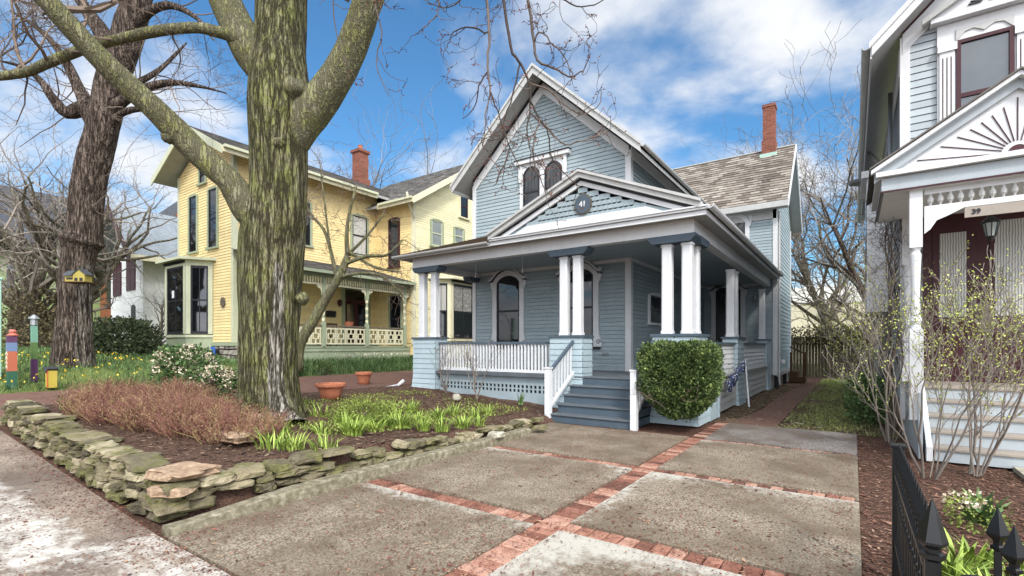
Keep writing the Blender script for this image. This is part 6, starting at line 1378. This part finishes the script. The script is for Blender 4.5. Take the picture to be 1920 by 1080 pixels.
budshrub('tall shrub with yellow buds left of the grey house steps, just inside the iron fence', .78, 8.0, .02, 2.4, 6, 201, cloud=(900, (.8, 8.0, 1.9), .36, .026))
budshrub('tall many stemmed budding shrub growing in front of the grey house steps', 1.28, 8.55, .02, 2.45, 9, 202, cloud=(1800, (1.3, 8.5, 2.0), .42, .026))
budshrub('pale yellow budding shrub leaning out from the side of the grey house', .35, 15.5, .02, 2.4, 9, 203, ln=.9, name='budding_shrub', group=None, cloud=(1500, (.15, 15.2, 2.0), .48, .055))
budshrub('thin trailing budding stems climbing by the grey house corner', .52, 10.6, .02, 2.8, 6, 204, group=None)
# wisteria on the corner
rg = random.Random(303); m = MB()
for k_ in range(7):
    x, y, z = GX - .12 + rg.uniform(-.05, .05), GY - .1 + rg.uniform(-.1, .4), .05; pts = []
    for i in range(26): pts.append(Vector((x + .09 * math.sin(i * .5 + k_ * 1.3), y + .12 * math.cos(i * .37 + k_ * 2), z + i * .19 * (1 - .03 * k_)))) 
    m.tube(pts, [.016 * (1 - i / 40) for i in range(26)], 5, rg.random())
    for i in range(8, 26, 2): twigwalk(rg, m, m, pts[i], Vector((rg.gauss(-.4, .6), rg.gauss(0, .6), rg.gauss(-.1, .6))), .5, .006, 2, 4, kids=(2, 3), rmin=.0025, wob=.3)
for i in range(160):
    c = Vector((GX - .2, GY + .0, 4.0 - .2)) + Vector((rg.gauss(0, .12), rg.gauss(0, .15), rg.gauss(0, .35))); twigwalk(rg, m, m, c, Vector((rg.gauss(0, 1), rg.gauss(0, 1), rg.gauss(0, 1))), .3, .004, 3, 4, kids=(1, 2), rmin=.002)
W_ = empty('climbing_vine', (GX - .1, GY - .1, 0), 'twisted bare wisteria climbing the downspout at the grey house corner', 'vine'); m.build('stems', 'twig', W_)
# lime daylily clumps
def clump(x, y, z, seed, label, h=.3, n=70, w=.016, mat='lime', rad=.12, group=None, name='daylily_clump', lean=(.5, 1.1)):
    rg = random.Random(seed); m = MB()
    for i in range(n):
        az = rg.uniform(0, 6.28); u = rg.random() ** .5; m.blade((x + math.cos(az) * rad * u, y + math.sin(az) * rad * u, z - .01), h * rg.uniform(.55, 1.15), rg.uniform(*lean) * (.3 + u * .7), az + rg.gauss(0, .5), w * rg.uniform(.7, 1.3), rg.random())
    return tag(m.build(name, mat, loc=(x, y, z)), label, 'plant', group)
cl = [(492, 858), (532, 862), (512, 838), (548, 838), (612, 838), (650, 840), (688, 836), (724, 830), (760, 824), (794, 818), (828, 806), (865, 800), (895, 795), (660, 812), (705, 805), (748, 800), (786, 792), (822, 786), (640, 792), (690, 782), (735, 776), (604, 812), (850, 778), (890, 782), (770, 770), (915, 776), (664, 862 - 6), (600, 780)]
where = ['nearest the sidewalk, left of all the others', 'at the foot of the mossy trunk', 'just right of the mossy trunk foot', 'between the trunk foot and the kerb stones']
for i, (px, py) in enumerate(cl):
    d = 9; 
    for _ in range(6):
        p = at(px, py, d); g_ = gz(p.x, p.y); d = (CH - g_) * F / (py - HZ)
    p = at(px, py, d); clump(p.x, p.y, gz(p.x, p.y) - .02, 400 + i, 'bright lime green daylily clump in the raised bed right of the mossy trunk', h=.22 + .15 * random.Random(i).random(), n=40 + (i * 29) % 55, rad=.09 + .1 * random.Random(i + 50).random(), w=.012 + .008 * random.Random(i + 9).random(), group='daylily clumps in the raised bed')
for i, (x, y) in enumerate([(.55, 4.6), (.8, 4.2), (.62, 3.8), (1.0, 4.7), (.95, 3.6), (1.25, 4.1), (1.3, 4.9), (.75, 5.0), (1.55, 4.5), (1.2, 3.4), (.7, 3.3), (1.5, 3.8)]): clump(x, y, .0, 600 + i, 'lime green leafy clump growing behind the iron fence', h=.3, n=46, w=.034, rad=.14, group='leafy clumps behind the iron fence', lean=(.4, 1.0))
clump(.98, 6.3, 0, 701, 'broad bright green tulip leaves in the mulch below the grey house steps', h=.3, n=12, w=.1, mat='green', rad=.12, name='tulip_plant', lean=(.3, .8))
clump(1.3, 5.6, 0, 704, 'broad bright green tulip leaves right of the budding shrub behind the fence', h=.28, n=10, w=.09, mat='green', rad=.1, name='tulip_plant', lean=(.3, .8))
clump(-6.55, 9.75, gz(-6.5, 9.75), 702, 'dark green iris tuft against the porch lattice left of the steps', h=.34, n=26, w=.025, mat='green', rad=.06, name='iris_tuft', lean=(.2, .6))
clump(-10.4, 2.35, gz(-10.4, 2.35), 703, 'grey green bulb tuft on top of the stone wall at its left part', h=.34, n=30, w=.014, mat='green', rad=.08, name='bulb_tuft', lean=(.3, .9))
leaf_bush('small_perennial', 'small white flowering perennial in the mulch before the grey house steps', (.92, 6.0, .14), .22, .22, .14, 500, 'cover', 51, size=.035, trunk_=False, cat='plant', flowers='pale_flower', fn=3)
# ground covers (uncountable)
def cover(name, label, n, fn, mat, size=(.03, .07), seed=1, cat='ground cover', upb=.8, blade=False):
    rg = random.Random(seed); m = MB()
    for i in range(n):
        q = fn(rg)
        if q is None: continue
        x, y, z = q
        if blade: m.blade((x, y, z), rg.uniform(*size), rg.uniform(.3, 1.1), rg.uniform(0, 6.28), .012, rg.random(), 2)
        else: m.leaf((x, y, z + rg.uniform(0, .05)), rg.uniform(*size), rg.random(), .5, Vector((rg.gauss(0, 1), rg.gauss(0, 1), upb + rg.random())), rg)
    return tag(m.build(name, mat), label, cat, kind='stuff')
def fb(rg):
    x, y = rg.uniform(-11.1, -6), rg.uniform(4.2, 9.7)
    v = .3 + nz(x, y, 5, .9) + .3 * nz(x, y, 2, 3) - .5 * sm(9, 9.7, y) - .3 * sm(-10, -11, x)
    return (x, y, gz(x, y) - .03) if rg.random() < v else None
cover('ground_cover', 'low mossy green and bronze ground cover spreading over the raised bed', 30000, fb, 'cover', (.02, .055), 3)
def fy_(rg):
    x, y = rg.uniform(-17.2, -15.3), rg.uniform(9, 16.5); return (x, y, gz(x, y) - .03)
cover('flower_bed', 'green bulb foliage in the bed along the yellow house porch', 9000, fy_, 'green', (.15, .4), 4, 'flower bed', blade=True)
def fl_(rg):
    x, y = rg.uniform(-27, -15.25), rg.uniform(1.95, 9); return (x, y, gz(x, y) - .04) if rg.random() < .65 + nz(x, y, 3, .6) else None
cover('lawn_plants', 'fresh green bulb foliage and groundcover around the brown street tree', 26000, fl_, 'green', (.1, .28), 5, 'flower bed', blade=True)
cover('daffodils', 'yellow daffodil heads among the green foliage near the brown street tree', 900, lambda rg: (lambda x, y: (x, y, gz(x, y) + .16))(rg.uniform(-21, -15.4), rg.uniform(2.4, 6)) if rg.random() < .22 else None, 'daff', (.05, .09), 6, 'flowers')
cover('white_flowers', 'white blossom specks in the bed along the yellow house porch', 500, lambda rg: (rg.uniform(-17, -15.4), rg.uniform(12, 16.5), 1.25) if rg.random() < .4 else None, 'pale_flower', (.05, .09), 16, 'flowers')
def fg_(rg):
    x, y = rg.uniform(-1.25, .7), rg.uniform(11.2, 29); return (x, y, -.03) if rg.random() < .55 + nz(x, y, 2, .7) else None
cover('weedy_grass', 'weedy patchy grass between the brick walkway and the grey house', 26000, fg_, 'weeds', (.03, .10), 7, 'grass', blade=True)
def fr_(rg):
    x, y = rg.uniform(-25, -15.5), rg.uniform(1.9, 2.4); return (x, y, gz(x, y))
# ================================================================== SMALL THINGS
def pot(px, py, z, r, h, label, soil=True):
    for _ in range(8): d = (CH - z) * F / (py - HZ); p = at(px, py, d); z = gz(p.x, p.y) + .0
    T = empty('flower_pot', (p.x, p.y, z), label, 'flower pot', 'terracotta pots in the raised bed')
    MB().lathe((p.x, p.y, z), [(r * .62, 0), (r * .68, h * .3), (r * .86, h * .74), (r * .87, h * .76), (r * .98, h * .77), (r, h * .8), (r * 1.0, h * .97), (r * .97, h), (r * .88, h), (r * .85, h * .82)], 32).build('pot_body', 'terracotta', T, smooth=True)
    MB().lathe((p.x, p.y, z + h * .80), [(r * .86, 0), (r * .5, .015), (.001, .02)], 20).build('potting_soil', 'soil', T); return T
pot(620, 748, .50, .33, .36, 'wide shallow terracotta pot standing nearer the mossy trunk')
pot(682, 722, .52, .25, .40, 'deeper terracotta pot standing farther back by the brick drive')
# painted garden posts at the left
def pz_(px, py, d): return at(px, py, d)
b = at(24, 726, 11.2); b.z = gz(b.x, b.y) - .03; GP = empty('garden_post', tuple(b), 'painted wooden garden post with orange zigzags at the left edge', 'post')
x, y, z = b; hcol = [('sculpt_green', '2f5a45', 0, .4), ('sculpt_orange', 'b0644a', .4, .85), ('sculpt_blue', '6a7f9e', .85, 1.05), ('sculpt_purple', '5a3a55', 1.05, 1.2)]
for nm, hx, a, c_ in hcol: MB().box(x - .08, x + .08, y - .1, y + .06, z + a, z + c_ - .002).build('painted_block', paint(nm, hx, dirt=.3, rough=.8), GP)
MB().lathe((x, y, z + 1.2), [(.1, 0), (.11, .02), (.05, .06), (.07, .1), (.04, .15)], 10).build('finial', flat('sculpt_salmon', 'b4695a'), GP)
zg = MB(FRONT(y - .101))
for k_ in range(4):
    zz = z + .45 + k_ * .1; zg.prism([(x - .08, zz), (x, zz + .06), (x + .08, zz), (x + .08, zz + .04), (x, zz + .1), (x - .08, zz + .04)][::-1][::-1], -.006, 0)
zg.build('zigzag', 'cream', GP)
b = at(64, 714, 11.8); b.z = gz(b.x, b.y) - .03; x, y, z = b; GP = empty('garden_post', tuple(b), 'slim green and purple painted garden post with a small lantern top', 'post')
for nm, hx, a, c_ in (('post_purple', '4d2c4f', 0, .55), ('post_green', '56703f', .55, .95), ('post_teal', '6e9a85', .95, 1.35)): MB().box(x - .055, x + .055, y - .055, y + .055, z + a, z + c_ - .002).build('painted_block', paint(nm, hx, dirt=.3, rough=.8), GP)
MB().lathe((x, y, z + 1.35), [(.05, 0), (.07, .02), (.07, .16), (.12, .17), (.02, .27)], 8).build('lantern_top', 'metal', GP)
b = at(-9, 620, 11.5); b.z = gz(b.x, b.y); x, y, z = b; MBx = MB(); MBx.box(x - .12, x + .05, y - .1, y + .1, z, z + 2.3); MBx.box(x - .14, x + .07, y - .12, y + .12, z + 2.3, z + 2.36); tag(MBx.build('garden_post', flat('post_mint', '9fc0b0'), loc=(x, y, z), bevel=.02), 'mint green painted post cut by the left edge of the view', 'post')
b = at(96, 705, 11.5); x, y, z = b.x, b.y, gz(b.x, b.y); FL = empty('garden_flag', (x, y, z), 'small yellow and red garden box with grey gabled top before the brown street tree', 'ornament')
MB().box(x - .12, x + .12, y - .08, y + .08, z + .02, z + .42).build('panel', flat('flag_yellow', 'b3a045'), FL); MB().box(x + .08, x + .13, y - .09, y - .081, z + .02, z + .42).build('red_edge', flat('flag_red', 'c2543c'), FL); MB(FRONT(y - .1)).prism([(x - .16, z + .46), (x, z + .36), (x + .16, z + .46), (x + .16, z + .50), (x - .16, z + .50)], 0, .2).build('gable_top', 'roof_far', FL)
MB().tube([(x - .6, y, z + .46), (x - .14, y, z + .46)], [.018, .018], 6).build('arm', 'wood_old', FL)
# birdhouse
b = at(147, 529, 13.35); fb_ = frame(tuple(b), (RT[0], RT[1], 0), (FW[0], FW[1], 0)) @ Matrix.Scale(.82, 4); BH = empty('birdhouse', tuple(b), 'yellow wooden birdhouse shaped like a little house fixed to the brown street tree', 'birdhouse')
m = MB(fb_); m.box(-.36, -.02, -.1, .1, 0, .22); m.prism([(0 - .02, 0), (.36, 0), (.36, .22), (.17, .38), (-.02, .22)], -.18, .12); m.build('body', paint('birdhouse_yellow', 'a3944a', dirt=.35), BH)
m = MB(fb_); m.prism([(-.4, .2), (-.02, .2), (-.02, .36), (-.4, .36)], .0, .02); m.poly([(-.4, -.16, .2), (-.02, -.16, .2), (.0, .02, .38), (-.38, .02, .38)]); m.prism([(-.06, .21), (.17, .40), (.40, .21), (.40, .24), (.17, .435), (-.06, .24)], -.2, .12); m.build('roof', 'roof_far', BH)
m = MB(fb_); m.box(.03, .13, -.19, -.181, .02, .12); m.box(.2, .3, -.19, -.181, .02, .12); m.box(-.3, -.1, -.115, -.101, .08, .14); m.lathe((.08, -.185, .2), [(.001, 0), (.02, .005), (.001, .01)], 8); m.build('opening', 'dark', BH); MB(fb_).box(-.38, .38, -.22, .3, -.03, -.001).build('platform', 'wood_brown', BH)
# ================================================================== SKY, SUN, CAMERA
w = bpy.data.worlds.new('World'); bpy.context.scene.world = w; w.use_nodes = True; nt = w.node_tree; n = nt.nodes; bg = n['Background']
sky = n.new('ShaderNodeTexSky'); sky.sky_type = 'NISHITA'; sky.sun_disc = False
SUN_EL, SUN_AZ = R(42), R(132)      # azimuth measured clockwise from +Y
sky.sun_elevation = SUN_EL; sky.sun_rotation = SUN_AZ; sky.air_density = 1.0; sky.dust_density = .6; sky.ozone_density = 3
tc = n.new('ShaderNodeTexCoord'); sp = n.new('ShaderNodeSeparateXYZ'); nt.links.new(tc.outputs['Generated'], sp.inputs[0])
def mth(op, a, b=0.0):
    x = n.new('ShaderNodeMath'); x.operation = op
    for i, v in enumerate((a, b)):
        if hasattr(v, 'is_linked'): nt.links.new(v, x.inputs[i])
        else: x.inputs[i].default_value = v
    return x.outputs[0]
zc = mth('ADD', mth('MAXIMUM', sp.outputs[2], 0.0), .22); cb = n.new('ShaderNodeCombineXYZ'); nt.links.new(mth('DIVIDE', sp.outputs[0], zc), cb.inputs[0]); nt.links.new(mth('DIVIDE', sp.outputs[1], zc), cb.inputs[1])
mp = n.new('ShaderNodeMapping'); mp.inputs['Location'].default_value = (1.9, .35, 0); nt.links.new(cb.outputs[0], mp.inputs[0])
def wn(scale, det, rough, dist):
    a = n.new('ShaderNodeTexNoise'); a.inputs['Scale'].default_value = scale; a.inputs['Detail'].default_value = det; a.inputs['Roughness'].default_value = rough; a.inputs['Distortion'].default_value = dist; nt.links.new(mp.outputs[0], a.inputs['Vector']); return a.outputs['Fac']
c1 = wn(1.25, 9, .52, .25); c2 = wn(3.2, 6, .55, .2)
cf = mth('ADD', mth('MULTIPLY', c1, .8), mth('MULTIPLY', c2, .2)); 
# clouds thicken towards the horizon ; unseen glow round the sun added to lift the shade
SD = (math.sin(SUN_AZ) * math.cos(SUN_EL), math.cos(SUN_AZ) * math.cos(SUN_EL), math.sin(SUN_EL))
vd = n.new('ShaderNodeVectorMath'); vd.operation = 'DOT_PRODUCT'; nt.links.new(tc.outputs['Generated'], vd.inputs[0]); vd.inputs[1].default_value = SD
near = mth('MAXIMUM', vd.outputs['Value'], 0.0)
cf = mth('ADD', cf, mth('ADD', mth('MULTIPLY', mth('SUBTRACT', .5, sp.outputs[2]), .16), mth('MULTIPLY', near, .30)))
rp = n.new('ShaderNodeValToRGB'); rp.color_ramp.elements[0].position = .45; rp.color_ramp.elements[1].position = .60; nt.links.new(cf, rp.inputs[0]); rp.color_ramp.interpolation = 'EASE'
rc = n.new('ShaderNodeValToRGB'); rc.color_ramp.elements[0].position = .35; rc.color_ramp.elements[0].color = (4.2, 4.6, 5.2, 1); rc.color_ramp.elements[1].position = .62; rc.color_ramp.elements[1].color = (5.6, 5.7, 5.9, 1); nt.links.new(c2, rc.inputs[0])
gl = n.new('ShaderNodeVectorMath'); gl.operation = 'SCALE'; nt.links.new(rc.outputs[0], gl.inputs[0]); nt.links.new(mth('ADD', 1.0, mth('MULTIPLY', mth('POWER', near, 1.5), 3.2)), gl.inputs['Scale'])
gm = n.new('ShaderNodeMix'); gm.data_type = 'RGBA'; gm.blend_type = 'MULTIPLY'; gm.inputs[0].default_value = 1; nt.links.new(sky.outputs[0], gm.inputs[6]); gm.inputs[7].default_value = (.58, .97, 1.12, 1)
mx = n.new('ShaderNodeMix'); mx.data_type = 'RGBA'; nt.links.new(rp.outputs[0], mx.inputs[0]); nt.links.new(gm.outputs[2], mx.inputs[6]); nt.links.new(gl.outputs[0], mx.inputs[7]); nt.links.new(mx.outputs[2], bg.inputs[0]); bg.inputs[1].default_value = .1
sl_ = bpy.data.lights.new('sun', 'SUN'); sl_.energy = 1.7; sl_.angle = R(9); sl_.color = (1, .95, .87); so_ = bpy.data.objects.new('sun', sl_); col.objects.link(so_)
dv = Vector((math.sin(SUN_AZ) * math.cos(SUN_EL), math.cos(SUN_AZ) * math.cos(SUN_EL), math.sin(SUN_EL))); so_.rotation_euler = dv.to_track_quat('Z', 'Y').to_euler(); so_.location = (5, -5, 20)
cd = bpy.data.cameras.new('camera'); cd.sensor_width = 36; cd.lens = F / 1920 * 36; cd.shift_y = (HZ - 540) / 1920; cd.clip_end = 2000; cd.clip_start = .05
co = bpy.data.objects.new('camera', cd); co.location = (0, 0, CH); co.rotation_euler = (R(90), 0, TH); col.objects.link(co); bpy.context.scene.camera = co
sc_ = bpy.context.scene; sc_.view_settings.view_transform = 'Standard'; sc_.view_settings.look = 'None'; sc_.view_settings.exposure = .82; sc_.view_settings.gamma = 1
